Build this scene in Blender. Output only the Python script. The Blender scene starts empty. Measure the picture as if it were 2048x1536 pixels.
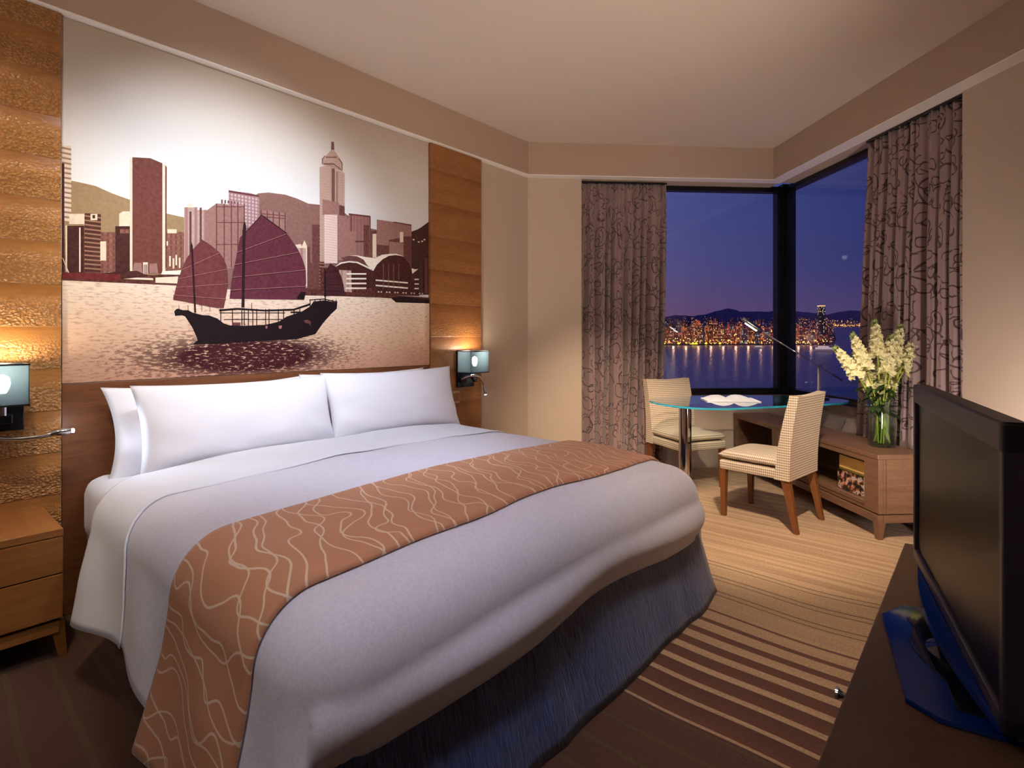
import bpy, bmesh, math, random
from mathutils import Vector, Matrix, noise
random.seed(7)
SC = bpy.context.scene
COL = SC.collection
PI = math.pi
R2 = math.sqrt(2.0)

# ------------------------------------------------------------ camera, sky, lights, exposure
CAMX, CAMY, CAMZ = 3.14, 0.0, 1.25
YAW = math.radians(40.87); FPX = 1097.0
AX = Vector((-math.sin(YAW), math.cos(YAW), 0)); RT = Vector((math.cos(YAW), math.sin(YAW), 0))
cd = bpy.data.cameras.new('camera'); cam = bpy.data.objects.new('camera', cd); COL.objects.link(cam)
cam.location = (CAMX, CAMY, CAMZ); cam.rotation_euler = (PI/2, 0, YAW)
cd.sensor_width = 36.0; cd.lens = FPX/2048*36; cd.shift_y = -95/2048.0
cd.clip_start = 0.02; cd.clip_end = 20000
SC.camera = cam
SC.view_settings.view_transform = 'Standard'; SC.view_settings.look = 'None'
SC.view_settings.gamma = 1.0; SC.view_settings.use_curve_mapping = False
SC.view_settings.exposure = 0.2

def lin(c):
    return tuple(((v/255.0)/12.92 if v/255.0 <= 0.04045 else (((v/255.0)+0.055)/1.055)**2.4) for v in c[:3])
def rgb(r, g, b): return lin((r, g, b)) + (1.0,)

def node(nt, typ, ins=None, **props):
    n = nt.nodes.new(typ)
    for k, v in props.items(): setattr(n, k, v)
    if ins:
        for k, v in ins.items():
            s = n.inputs[k]
            if isinstance(v, bpy.types.NodeSocket): nt.links.new(v, s)
            else: s.default_value = v
    return n
def mth(nt, op, a, b=0.0, c=0.0, clamp=False):
    n = node(nt, 'ShaderNodeMath', operation=op); n.use_clamp = clamp
    for i, v in enumerate((a, b, c)):
        if isinstance(v, bpy.types.NodeSocket): nt.links.new(v, n.inputs[i])
        else: n.inputs[i].default_value = v
    return n.outputs[0]
def ramp(nt, fac, stops, interp='LINEAR'):
    n = nt.nodes.new('ShaderNodeValToRGB'); nt.links.new(fac, n.inputs[0])
    cr = n.color_ramp; cr.interpolation = interp
    while len(cr.elements) < len(stops): cr.elements.new(0.5)
    for e, (p, c) in zip(cr.elements, stops): e.position = p; e.color = c
    return n.outputs[0]
def mixc(nt, f, a, b, mode='MIX'):
    n = node(nt, 'ShaderNodeMix', data_type='RGBA', blend_type=mode)
    for k, v in ((0, f), (6, a), (7, b)):
        if isinstance(v, bpy.types.NodeSocket): nt.links.new(v, n.inputs[k])
        else: n.inputs[k].default_value = v
    return n.outputs[2]

# dusk sky
W = bpy.data.worlds.new('dusk_sky'); SC.world = W; W.use_nodes = True
nt = W.node_tree; bg = nt.nodes['Background']
tc = node(nt, 'ShaderNodeTexCoord'); sx = node(nt, 'ShaderNodeSeparateXYZ', {0: tc.outputs['Generated']})
el = sx.outputs[2]
dr = node(nt, 'ShaderNodeVectorMath', {0: tc.outputs['Generated'], 1: tuple(RT)}, operation='DOT_PRODUCT').outputs['Value']
elm = mth(nt, 'MULTIPLY', el, 2.5, clamp=True)
cl = ramp(nt, elm, [(0, rgb(104, 70, 92)), (0.10, rgb(96, 70, 100)), (0.28, rgb(82, 76, 118)), (0.62, rgb(68, 76, 126)), (1, rgb(40, 50, 110))])
cr_ = ramp(nt, elm, [(0, rgb(78, 60, 92)), (0.10, rgb(66, 56, 96)), (0.28, rgb(44, 46, 92)), (0.62, rgb(34, 42, 92)), (1, rgb(25, 34, 84))])
azf = mth(nt, 'DIVIDE', mth(nt, 'SUBTRACT', dr, 0.24), 0.34, clamp=True)
nt.links.new(mixc(nt, azf, cl, cr_), bg.inputs[0]); bg.inputs[1].default_value = 1.3

def area(name, loc, target, sx_, sy_, watts, col, spread=PI):
    d = bpy.data.lights.new(name, 'AREA'); d.shape = 'RECTANGLE'; d.size = sx_; d.size_y = sy_
    d.energy = watts; d.color = lin(col); d.spread = spread
    o = bpy.data.objects.new(name, d); COL.objects.link(o); o.location = loc
    o.rotation_euler = (Vector(target)-Vector(loc)).to_track_quat('-Z', 'Y').to_euler(); return o
def spot(name, loc, target, watts, col, ang, blend=0.6, rad=0.05):
    d = bpy.data.lights.new(name, 'SPOT'); d.energy = watts; d.color = lin(col)
    d.spot_size = math.radians(ang); d.spot_blend = blend; d.shadow_soft_size = rad
    o = bpy.data.objects.new(name, d); COL.objects.link(o); o.location = loc
    o.rotation_euler = (Vector(target)-Vector(loc)).to_track_quat('-Z', 'Y').to_euler(); return o
def point(name, loc, watts, col, rad=0.03):
    d = bpy.data.lights.new(name, 'POINT'); d.energy = watts; d.color = lin(col); d.shadow_soft_size = rad
    o = bpy.data.objects.new(name, d); COL.objects.link(o); o.location = loc; return o

# unseen spots put in under the ceiling to light the room; no fixtures
spot('unseen_spot_mural', (1.75, 0.95, 2.93), (0.0, 1.36, 1.74), 215, (236, 242, 252), 60, 1.0, 0.08)
spot('added_spot_panel', (1.35, 0.10, 2.93), (0.0, 0.25, 1.05), 85, (255, 234, 205), 75, 1.0, 0.03)  # added to graze the veneer and bring out its bosses
spot('unseen_spot_bed_head', (1.9, 1.5, 2.95), (0.50, 1.6, 0.7), 145, (222, 232, 255), 58, 0.9, 0.15)
spot('unseen_spot_bed_foot', (2.5, 0.9, 2.95), (1.6, 1.5, 0.6), 80, (226, 228, 255), 80, 1.0, 0.2)
spot('unseen_spot_desk', (2.75, 1.9, 2.95), (1.85, 4.0, 0.1), 520, (255, 234, 208), 44, 0.8, 0.06)
spot('unseen_spot_corner', (2.0, 2.1, 2.95), (0.62, 4.25, 0.15), 620, (255, 230, 200), 38, 1.0, 0.1)
spot('unseen_spot_floor', (2.75, 2.0, 2.95), (2.6, 3.0, 0.0), 85, (255, 228, 196), 75, 1.0, 0.15)
spot('ceiling_fill_right', (3.45, 1.80, 1.25), (0.6, 3.3, 2.97), 95, (255, 232, 212), 80, 1.0, 0.06)  # added upward fill to brighten the ceiling, no lamp there
spot('ceiling_fill_left', (2.9, -0.9, 1.2), (0.9, 1.9, 2.97), 120, (255, 232, 212), 90, 1.0, 0.1)  # second added upward fill for the ceiling, behind the camera
spot('wall_light_behind_tv', (3.40, 3.0, 0.45), (3.2, 3.75, 0.75), 60, (255, 240, 230), 105, 1.0, 0.08)
spot('rear_fill', (2.4, -1.6, 2.9), (1.8, 1.8, 0.6), 70, (240, 234, 234), 90, 1.0, 0.05)  # unseen fill added behind the camera

# ------------------------------------------------------------ geometry helpers
def tag(o, label=None, cat=None, group=None, kind=None):
    if label: o['label'] = label
    if cat: o['category'] = cat
    if group: o['group'] = group
    if kind: o['kind'] = kind
    return o
def box_uv(me):
    uv = me.uv_layers.new(name='UVMap') if not me.uv_layers else me.uv_layers[0]
    for p in me.polygons:
        n = p.normal; ax = max(range(3), key=lambda i: abs(n[i]))
        for li in p.loop_indices:
            c = me.vertices[me.loops[li].vertex_index].co
            uv.data[li].uv = ((c.y, c.z), (c.x, c.z), (c.x, c.y))[ax]
def obj(name, bm, mat, parent=None, smooth=False, uv=True, loc=None, rz=0.0, mods=(), autos=None):
    me = bpy.data.meshes.new(name)
    bmesh.ops.recalc_face_normals(bm, faces=bm.faces) if mods != 'keep' else None
    bm.to_mesh(me); bm.free()
    for m in (mat if isinstance(mat, (list, tuple)) else [mat]): me.materials.append(m)
    if smooth:
        for p in me.polygons: p.use_smooth = True
    if autos is not None:
        me.set_sharp_from_angle(angle=math.radians(autos))
    if uv: box_uv(me)
    o = bpy.data.objects.new(name, me); COL.objects.link(o)
    if parent: o.parent = parent
    if loc: o.location = loc
    o.rotation_euler[2] = rz
    return o
def empty(name, loc=(0, 0, 0), rz=0.0, label=None, cat=None, group=None):
    o = bpy.data.objects.new(name, None); COL.objects.link(o); o.location = loc; o.rotation_euler = (0, 0, rz)
    o.empty_display_size = 0.05
    return tag(o, label, cat, group)
def box(bm, x0, x1, y0, y1, z0, z1, bev=0.0, mat=0, M=None, seg=2):
    vs = [bm.verts.new((x, y, z)) for x in (x0, x1) for y in (y0, y1) for z in (z0, z1)]
    fs = [bm.faces.new([vs[i] for i in q]) for q in ((0,1,3,2),(4,6,7,5),(0,4,5,1),(2,3,7,6),(0,2,6,4),(1,5,7,3))]
    for f_ in fs: f_.material_index = mat
    if bev > 0:
        es = list({e for f_ in fs for e in f_.edges})
        r = bmesh.ops.bevel(bm, geom=es, offset=bev, segments=seg, affect='EDGES', profile=0.5)
        for f_ in r['faces']: f_.material_index = mat
        vs = list({v for f_ in r['faces'] for v in f_.verts} | {v for v in vs if v.is_valid})
    if M is not None: bmesh.ops.transform(bm, matrix=M, verts=[v for v in vs if v.is_valid])
    return vs
def prism(bm, pts, z0, z1, mat=0, bev=0.0):
    b = [bm.verts.new((x, y, z0)) for x, y in pts]; t = [bm.verts.new((x, y, z1)) for x, y in pts]; n = len(pts)
    fs = [bm.faces.new(b[::-1]), bm.faces.new(t)] + [bm.faces.new((b[i], b[(i+1) % n], t[(i+1) % n], t[i])) for i in range(n)]
    for f_ in fs: f_.material_index = mat
    if bev:
        es = list({e for f_ in fs[:2] for e in f_.edges})
        r = bmesh.ops.bevel(bm, geom=es, offset=bev, segments=2, affect='EDGES', profile=0.5)
        for f_ in r['faces']: f_.material_index = mat
    return fs
def tube(bm, path, rad, seg=12, mat=0, cap=True):
    P = [Vector(p) for p in path]; n = len(P)
    rr = rad if isinstance(rad, (list, tuple)) else [rad]*n
    rings = []; up = None
    for i, p in enumerate(P):
        d = (P[min(i+1, n-1)]-P[max(i-1, 0)]).normalized()
        if up is None:
            up = Vector((0, 0, 1)) if abs(d.z) < 0.9 else Vector((1, 0, 0))
        a = d.cross(up).normalized(); b = a.cross(d).normalized(); up = b
        rings.append([bm.verts.new(p + a*math.cos(2*PI*k/seg)*rr[i] + b*math.sin(2*PI*k/seg)*rr[i]) for k in range(seg)])
    for i in range(n-1):
        for k in range(seg):
            f_ = bm.faces.new((rings[i][k], rings[i][(k+1) % seg], rings[i+1][(k+1) % seg], rings[i+1][k])); f_.material_index = mat
    if cap:
        for r in (rings[0][::-1], rings[-1]):
            f_ = bm.faces.new(r); f_.material_index = mat
def taper(bm, b0, b1, z0, z1, mat=0):
    """tapered square leg: b=(x0,x1,y0,y1) at each end"""
    vs = [[bm.verts.new((x, y, z)) for x, y in ((b[0], b[2]), (b[1], b[2]), (b[1], b[3]), (b[0], b[3]))] for b, z in ((b0, z0), (b1, z1))]
    bm.faces.new(vs[0][::-1]); bm.faces.new(vs[1])
    for i in range(4): bm.faces.new((vs[0][i], vs[0][(i+1) % 4], vs[1][(i+1) % 4], vs[1][i]))
def grid(bm, F, nu, nv, flip=False, uvf=None):
    V = [[bm.verts.new(F(i/nu, j/nv)) for j in range(nv+1)] for i in range(nu+1)]
    uvl = (bm.loops.layers.uv.get('UVMap') or bm.loops.layers.uv.new('UVMap')) if uvf else None
    for i in range(nu):
        for j in range(nv):
            q = ((i, j), (i+1, j), (i+1, j+1), (i, j+1))
            if flip: q = q[::-1]
            f_ = bm.faces.new([V[a][b] for a, b in q])
            if uvf:
                for l, (a, b) in zip(f_.loops, q): l[uvl].uv = uvf(a/nu, b/nv)
    return V
def catmull(pts, sub=6, closed=True):
    out = []; n = len(pts); rng = range(n if closed else n-1)
    for i in rng:
        g = (lambda k: Vector(pts[k % n])) if closed else (lambda k: Vector(pts[max(0, min(n-1, k))]))
        p0, p1, p2, p3 = g(i-1), g(i), g(i+1), g(i+2)
        for s in range(sub):
            t = s/sub
            out.append(0.5*((2*p1)+(-p0+p2)*t+(2*p0-5*p1+4*p2-p3)*t*t+(-p0+3*p1-3*p2+p3)*t**3))
    if not closed: out.append(Vector(pts[-1]))
    return out

# ------------------------------------------------------------ materials
MATS = {}
def new_mat(name):
    m = bpy.data.materials.new(name); m.use_nodes = True; MATS[name] = m
    return m, m.node_tree, m.node_tree.nodes['Principled BSDF']
def plain(name, c, rough=0.5, metal=0.0, spec=0.5, emit=None, es=0.0, bump=0.0, bscale=200, coat=0.0):
    m, nt, b = new_mat(name)
    b.inputs['Base Color'].default_value = rgb(*c); b.inputs['Roughness'].default_value = rough
    b.inputs['Metallic'].default_value = metal; b.inputs['Specular IOR Level'].default_value = spec
    b.inputs['Coat Weight'].default_value = coat
    if emit: b.inputs['Emission Color'].default_value = rgb(*emit); b.inputs['Emission Strength'].default_value = es
    if bump:
        tc = node(nt, 'ShaderNodeTexCoord')
        nz = node(nt, 'ShaderNodeTexNoise', {'Vector': tc.outputs['Object'], 'Scale': bscale, 'Detail': 3.0})
        bp = node(nt, 'ShaderNodeBump', {'Height': nz.outputs[0], 'Strength': bump, 'Distance': 0.002})
        nt.links.new(bp.outputs[0], b.inputs['Normal'])
    return m
def wood(name, c1, c2, sc=(1, 1), rough=0.4, hammer=0.0, band=0.29, spec=0.4, fine=1.0):
    """grain runs along U of the box-projected UVs unless sc swaps it"""
    m, nt, b = new_mat(name)
    uvn = node(nt, 'ShaderNodeUVMap'); uvn.uv_map = 'UVMap'
    mp = node(nt, 'ShaderNodeMapping', {'Vector': uvn.outputs[0], 'Scale': (sc[0], sc[1], 1)})
    n1 = node(nt, 'ShaderNodeTexNoise', {'Vector': mp.outputs[0], 'Scale': 30.0*fine, 'Detail': 6.0, 'Roughness': 0.6})
    n2 = node(nt, 'ShaderNodeTexNoise', {'Vector': mp.outputs[0], 'Scale': 4.0, 'Detail': 2.0})
    f_ = mth(nt, 'ADD', mth(nt, 'MULTIPLY', n1.outputs[0], 0.6), mth(nt, 'MULTIPLY', n2.outputs[0], 0.4))
    c = ramp(nt, f_, [(0.32, rgb(*c2)), (0.68, rgb(*c1))])
    b.inputs['Roughness'].default_value = rough; b.inputs['Specular IOR Level'].default_value = spec
    if hammer:
        s = node(nt, 'ShaderNodeSeparateXYZ', {0: uvn.outputs[0]})
        zb = mth(nt, 'FRACT', mth(nt, 'DIVIDE', s.outputs[1], band))
        amt = ramp(nt, zb, [(0, (1,)*3+(1,)), (0.45, (0.85,)*3+(1,)), (0.8, (0.12,)*3+(1,)), (0.985, (0.05,)*3+(1,)), (1, (1,)*3+(1,))])
        tone = ramp(nt, zb, [(0, rgb(255, 250, 240)), (0.6, rgb(244, 236, 226)), (0.985, rgb(205, 192, 180)), (1, rgb(255, 250, 240))])
        c = mixc(nt, 1.0, c, tone, 'MULTIPLY')
        mv = node(nt, 'ShaderNodeMapping', {'Vector': uvn.outputs[0], 'Scale': (90, 115, 1)})
        dn = node(nt, 'ShaderNodeTexNoise', {'Vector': mv.outputs[0], 'Scale': 0.6})
        vv = node(nt, 'ShaderNodeVectorMath', {0: mv.outputs[0], 1: node(nt, 'ShaderNodeVectorMath', {0: dn.outputs['Color'], 1: (0.9, 0.9, 0)}, operation='MULTIPLY').outputs[0]}, operation='ADD')
        vo = node(nt, 'ShaderNodeTexVoronoi', {'Vector': vv.outputs[0], 'Scale': 1.0}, feature='SMOOTH_F1'); vo.inputs['Smoothness'].default_value = 0.25
        h = mth(nt, 'MULTIPLY', mth(nt, 'SUBTRACT', 1.0, vo.outputs['Distance']), amt)
        bp = node(nt, 'ShaderNodeBump', {'Height': h, 'Strength': hammer, 'Distance': 0.009})
        nt.links.new(bp.outputs[0], b.inputs['Normal'])
        # gaps between the bosses painted darker, shade of the relief put into the colour
        gap_shade = mth(nt, 'MULTIPLY', ramp(nt, vo.outputs['Distance'], [(0.25, (0, 0, 0, 1)), (0.55, (1, 1, 1, 1))]), mth(nt, 'MULTIPLY', amt, 0.7*hammer))
        c = mixc(nt, gap_shade, c, rgb(*[int(v*0.62) for v in c2]))
    else:
        bp = node(nt, 'ShaderNodeBump', {'Height': n1.outputs[0], 'Strength': 0.12, 'Distance': 0.001})
        nt.links.new(bp.outputs[0], b.inputs['Normal'])
    nt.links.new(c, b.inputs['Base Color'])
    return m
def glassy(name, tint, ior=1.45, fac_mul=1.0, rough=0.0):
    """thin clear pane: see-through with Fresnel reflections"""
    m = bpy.data.materials.new(name); m.use_nodes = True; MATS[name] = m; nt = m.node_tree; nt.nodes.clear()
    out = node(nt, 'ShaderNodeOutputMaterial')
    tr = node(nt, 'ShaderNodeBsdfTransparent', {'Color': rgb(*tint)})
    gl = node(nt, 'ShaderNodeBsdfGlossy', {'Color': (1, 1, 1, 1), 'Roughness': rough})
    # rays pass these panes unbent, so the far face must reflect like the near one
    gm = node(nt, 'ShaderNodeNewGeometry')
    io = mth(nt, 'ADD', ior, mth(nt, 'MULTIPLY', gm.outputs['Backfacing'], 1.0/ior-ior))
    fr = node(nt, 'ShaderNodeFresnel', {'IOR': io})
    mx = node(nt, 'ShaderNodeMixShader', {0: mth(nt, 'MULTIPLY', fr.outputs[0], fac_mul, clamp=True), 1: tr.outputs[0], 2: gl.outputs[0]})
    nt.links.new(mx.outputs[0], out.inputs[0]); return m
def fabric(name, c, rough=0.9, sheen=0.2, bump=0.3, damask=0.0, wrinkle=0.0):
    m, nt, b = new_mat(name)
    tc = node(nt, 'ShaderNodeTexCoord')
    b.inputs['Roughness'].default_value = rough; b.inputs['Sheen Weight'].default_value = sheen
    b.inputs['Specular IOR Level'].default_value = 0.2
    nz = node(nt, 'ShaderNodeTexNoise', {'Vector': tc.outputs['Object'], 'Scale': 420.0, 'Detail': 2.0})
    h = mth(nt, 'MULTIPLY', nz.outputs[0], 0.15)
    col = rgb(*c)
    if damask:
        vo = node(nt, 'ShaderNodeTexNoise', {'Vector': tc.outputs['Object'], 'Scale': 55.0, 'Detail': 2.0, 'Distortion': 2.5})
        k = ramp(nt, vo.outputs[0], [(0.47, (0, 0, 0, 1)), (0.53, (1, 1, 1, 1))])
        col = mixc(nt, k, rgb(*c), rgb(*[max(0, v-damask) for v in c]))
    if wrinkle:
        n2 = node(nt, 'ShaderNodeTexNoise', {'Vector': tc.outputs['Object'], 'Scale': 7.0, 'Detail': 3.0, 'Distortion': 0.6})
        h = mth(nt, 'ADD', h, mth(nt, 'MULTIPLY', n2.outputs[0], wrinkle))
    bp = node(nt, 'ShaderNodeBump', {'Height': h, 'Strength': bump, 'Distance': 0.004})
    nt.links.new(bp.outputs[0], b.inputs['Normal'])
    if isinstance(col, bpy.types.NodeSocket): nt.links.new(col, b.inputs['Base Color'])
    else: b.inputs['Base Color'].default_value = col
    return m

M_wall = plain('plaster_beige', (194, 176, 158), 0.75, bump=0.15, bscale=160)
M_cove = plain('plaster_taupe', (180, 158, 140), 0.8)
M_ceil = plain('ceiling_paint', (220, 207, 196), 0.85)
M_white = plain('white_trim', (248, 246, 244), 0.6)
M_black = plain('black_frame', (7, 7, 9), 0.28, spec=0.5)
M_panel = wood('hammered_veneer', (204, 152, 92), (170, 116, 60), (0.5, 3), 0.30, hammer=0.85, band=0.185)
M_panel2 = wood('hammered_veneer_fine', (182, 128, 78), (146, 96, 54), (0.5, 3), 0.4, hammer=0.4, band=0.25)
M_head = wood('headboard_walnut', (134, 84, 50), (94, 54, 30), (0.6, 8), 0.42)
M_night = wood('nightstand_oak', (170, 114, 62), (136, 84, 42), (0.6, 8), 0.35)
M_side = wood('sideboard_walnut', (132, 98, 76), (100, 70, 52), (0.6, 7), 0.32)
M_leg = wood('chair_leg_walnut', (134, 82, 46), (96, 54, 28), (6, 0.6), 0.3)
M_cons = wood('console_dark', (88, 62, 42), (66, 44, 29), (2, 2), 0.38)
M_chrome = plain('chrome', (215, 218, 222), 0.08, 1.0)
M_steel = plain('brushed_steel', (180, 180, 182), 0.25, 1.0)
M_sheet = fabric('sheet_white', (236, 238, 246), damask=0, bump=0.35, wrinkle=0.9)
M_duvet = fabric('duvet_white', (228, 226, 236), damask=7, bump=0.25, wrinkle=0.5)
M_pillow = fabric('pillow_white', (240, 240, 248), bump=0.4, wrinkle=1.2)

# window and table glass
M_pane = glassy('window_glass', (235, 238, 245), 1.45, 0.8)
M_table = glassy('table_glass', (240, 248, 249), 1.5, 1.6)
M_tedge = plain('table_glass_edge', (60, 190, 220), 0.1, emit=None, spec=0.8)
M_tedge.node_tree.nodes['Principled BSDF'].inputs['Transmission Weight'].default_value = 0.4
M_vase = glassy('vase_glass', (238, 246, 244), 1.5, 1.3)
M_shelf = glassy('shelf_glass', (220, 235, 232), 1.5, 1.3)

# skirt: crinkled navy
m, nt, b = new_mat('navy_crinkle'); M_skirt = m
uvn = node(nt, 'ShaderNodeUVMap'); uvn.uv_map = 'UVMap'
mp = node(nt, 'ShaderNodeMapping', {'Vector': uvn.outputs[0], 'Scale': (95, 16, 1)})
n1 = node(nt, 'ShaderNodeTexNoise', {'Vector': mp.outputs[0], 'Scale': 1.0, 'Detail': 3.0, 'Distortion': 1.2})
nt.links.new(ramp(nt, n1.outputs[0], [(0.35, rgb(28, 40, 84)), (0.7, rgb(58, 80, 140))]), b.inputs['Base Color'])
bp = node(nt, 'ShaderNodeBump', {'Height': n1.outputs[0], 'Strength': 0.9, 'Distance': 0.006})
nt.links.new(bp.outputs[0], b.inputs['Normal']); b.inputs['Roughness'].default_value = 0.6; b.inputs['Sheen Weight'].default_value = 0.3

# runner: apricot satin with wandering cream lines
m, nt, b = new_mat('runner_apricot'); M_runner = m
uvn = node(nt, 'ShaderNodeUVMap'); uvn.uv_map = 'UVMap'
def contour(off, rep, amp, wob, hw):
    """level lines of a slanted, noisy field, drawn with an even half width hw (metres)"""
    def g_at(dx, dy):
        mp = node(nt, 'ShaderNodeMapping', {'Vector': uvn.outputs[0], 'Location': (off+dx, off*0.7+dy, 0)})
        s = node(nt, 'ShaderNodeSeparateXYZ', {0: mp.outputs[0]})
        nz = node(nt, 'ShaderNodeTexNoise', {'Vector': mp.outputs[0], 'Scale': wob, 'Detail': 0.5})
        return mth(nt, 'ADD', mth(nt, 'ADD', mth(nt, 'MULTIPLY', s.outputs[1], rep), mth(nt, 'MULTIPLY', s.outputs[0], 0.25*rep)), mth(nt, 'MULTIPLY', nz.outputs[0], amp))
    e = 0.002; g = g_at(0, 0); gx = mth(nt, 'DIVIDE', mth(nt, 'SUBTRACT', g_at(e, 0), g), e); gy = mth(nt, 'DIVIDE', mth(nt, 'SUBTRACT', g_at(0, e), g), e)
    gr = mth(nt, 'SQRT', mth(nt, 'ADD', mth(nt, 'MULTIPLY', gx, gx), mth(nt, 'MULTIPLY', gy, gy)))
    fr = mth(nt, 'ABSOLUTE', mth(nt, 'SUBTRACT', mth(nt, 'FRACT', g), 0.5))
    return mth(nt, 'LESS_THAN', fr, mth(nt, 'MULTIPLY', gr, hw))
l1 = contour(0.0, 13.0, 2.7, 6.5, 0.0030); l2 = contour(3.7, 9.0, 2.6, 5.5, 0.0026)
ln = mth(nt, 'MAXIMUM', l1, l2)
nt.links.new(mixc(nt, mth(nt, 'MULTIPLY', ln, 0.8), rgb(200, 140, 102), rgb(238, 216, 188)), b.inputs['Base Color'])
b.inputs['Roughness'].default_value = 0.5; b.inputs['Sheen Weight'].default_value = 0.2; b.inputs['Specular IOR Level'].default_value = 0.35
nz = node(nt, 'ShaderNodeTexNoise', {'Vector': uvn.outputs[0], 'Scale': 9.0, 'Detail': 2.0})
bp = node(nt, 'ShaderNodeBump', {'Height': mth(nt, 'ADD', mth(nt, 'MULTIPLY', ln, 0.05), nz.outputs[0]), 'Strength': 0.3, 'Distance': 0.01})
nt.links.new(bp.outputs[0], b.inputs['Normal'])

# curtain: mauve taupe with dark curls
m, nt, b = new_mat('curtain_curls'); M_curt = m
uvn = node(nt, 'ShaderNodeUVMap'); uvn.uv_map = 'UVMap'
wn = node(nt, 'ShaderNodeTexNoise', {'Vector': uvn.outputs[0], 'Scale': 3.0})
wv = node(nt, 'ShaderNodeVectorMath', {0: wn.outputs['Color'], 1: (0.16, 0.16, 0.0)}, operation='MULTIPLY')
vv = node(nt, 'ShaderNodeVectorMath', {0: uvn.outputs[0], 1: wv.outputs[0]}, operation='ADD')
masks = []
for sc_, off, r_, w_ in ((4.6, 0.0, 0.36, 0.021), (6.0, 2.3, 0.38, 0.027), (9.0, 5.1, 0.28, 0.040)):
    mp = node(nt, 'ShaderNodeMapping', {'Vector': vv.outputs[0], 'Location': (off, off*1.7, 0)})
    vo = node(nt, 'ShaderNodeTexVoronoi', {'Vector': mp.outputs[0], 'Scale': sc_, 'Randomness': 0.9}, voronoi_dimensions='2D')
    ring = mth(nt, 'LESS_THAN', mth(nt, 'ABSOLUTE', mth(nt, 'SUBTRACT', vo.outputs['Distance'], r_)), w_)
    an = node(nt, 'ShaderNodeTexNoise', {'Vector': mp.outputs[0], 'Scale': sc_*0.9})
    masks.append(mth(nt, 'MULTIPLY', ring, mth(nt, 'GREATER_THAN', an.outputs[0], 0.47)))
mk = mth(nt, 'MAXIMUM', mth(nt, 'MAXIMUM', masks[0], masks[1]), masks[2])
nt.links.new(mixc(nt, mk, rgb(142, 116, 114), rgb(66, 36, 36)), b.inputs['Base Color'])
b.inputs['Roughness'].default_value = 0.55; b.inputs['Sheen Weight'].default_value = 0.5

# woven chair cloth
m, nt, b = new_mat('chair_weave'); M_weave = m
uvn = node(nt, 'ShaderNodeUVMap'); uvn.uv_map = 'UVMap'
s = node(nt, 'ShaderNodeSeparateXYZ', {0: uvn.outputs[0]})
fx = mth(nt, 'LESS_THAN', mth(nt, 'FRACT', mth(nt, 'MULTIPLY', s.outputs[0], 75.0)), 0.42)
fy = mth(nt, 'LESS_THAN', mth(nt, 'FRACT', mth(nt, 'MULTIPLY', s.outputs[1], 62.0)), 0.42)
mk = mth(nt, 'SUBTRACT', mth(nt, 'MAXIMUM', mth(nt, 'MULTIPLY', fx, 0.55), mth(nt, 'MULTIPLY', fy, 0.8)), mth(nt, 'MULTIPLY', mth(nt, 'MULTIPLY', fx, fy), -0.2))
nt.links.new(mixc(nt, mk, rgb(226, 212, 190), rgb(152, 122, 94)), b.inputs['Base Color'])
b.inputs['Roughness'].default_value = 0.85
bp = node(nt, 'ShaderNodeBump', {'Height': mth(nt, 'SUBTRACT', 1.0, mk), 'Strength': 0.5, 'Distance': 0.002})
nt.links.new(bp.outputs[0], b.inputs['Normal'])

# carpet: waving stripes along the bed direction
m, nt, b = new_mat('carpet_stripes'); M_carpet = m
tc = node(nt, 'ShaderNodeTexCoord')
s = node(nt, 'ShaderNodeSeparateXYZ', {0: tc.outputs['Object']})
mpw = node(nt, 'ShaderNodeMapping', {'Vector': tc.outputs['Object'], 'Scale': (0.9, 0.5, 1)})
nw = node(nt, 'ShaderNodeTexNoise', {'Vector': mpw.outputs[0], 'Scale': 1.0, 'Detail': 1.0})
yy = mth(nt, 'ADD', s.outputs[1], mth(nt, 'MULTIPLY', mth(nt, 'SUBTRACT', nw.outputs[0], 0.5), 0.22))
yc = mth(nt, 'SUBTRACT', yy, 1.7, clamp=True)
dark_w = ramp(nt, yc, [(0.0, (0.88,)*3+(1,)), (0.2, (0.76,)*3+(1,)), (0.42, (0.60,)*3+(1,)), (0.60, (0.40,)*3+(1,)), (0.74, (0.24,)*3+(1,)), (0.83, (0.10,)*3+(1,)), (0.86, (0,)*3+(1,))])
st = mth(nt, 'LESS_THAN', mth(nt, 'FRACT', mth(nt, 'DIVIDE', yy, 0.108)), mth(nt, 'POWER', dark_w, 1.0))
pf = mth(nt, 'FRACT', mth(nt, 'DIVIDE', mth(nt, 'SUBTRACT', yy, 2.66), 0.178))
pair = mth(nt, 'MAXIMUM', mth(nt, 'LESS_THAN', pf, 0.055), mth(nt, 'MULTIPLY', mth(nt, 'GREATER_THAN', pf, 0.24), mth(nt, 'LESS_THAN', pf, 0.30)))
pair = mth(nt, 'MULTIPLY', pair, mth(nt, 'MULTIPLY', mth(nt, 'GREATER_THAN', yy, 2.64), mth(nt, 'LESS_THAN', yy, 3.12)))
mpf = node(nt, 'ShaderNodeMapping', {'Vector': tc.outputs['Object'], 'Scale': (0.7, 26, 1)})
nf_ = node(nt, 'ShaderNodeTexNoise', {'Vector': mpf.outputs[0], 'Scale': 1.0, 'Detail': 2.0})
fst = mth(nt, 'MULTIPLY', ramp(nt, nf_.outputs[0], [(0.42, (0, 0, 0, 1)), (0.6, (1, 1, 1, 1))]), 0.65)
fst = mth(nt, 'MULTIPLY', fst, mth(nt, 'ADD', 0.3, mth(nt, 'MULTIPLY', mth(nt, 'GREATER_THAN', yy, 3.12), 0.7)))
fib = node(nt, 'ShaderNodeTexNoise', {'Vector': tc.outputs['Object'], 'Scale': 110.0, 'Detail': 4.0, 'Roughness': 0.7})
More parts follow.
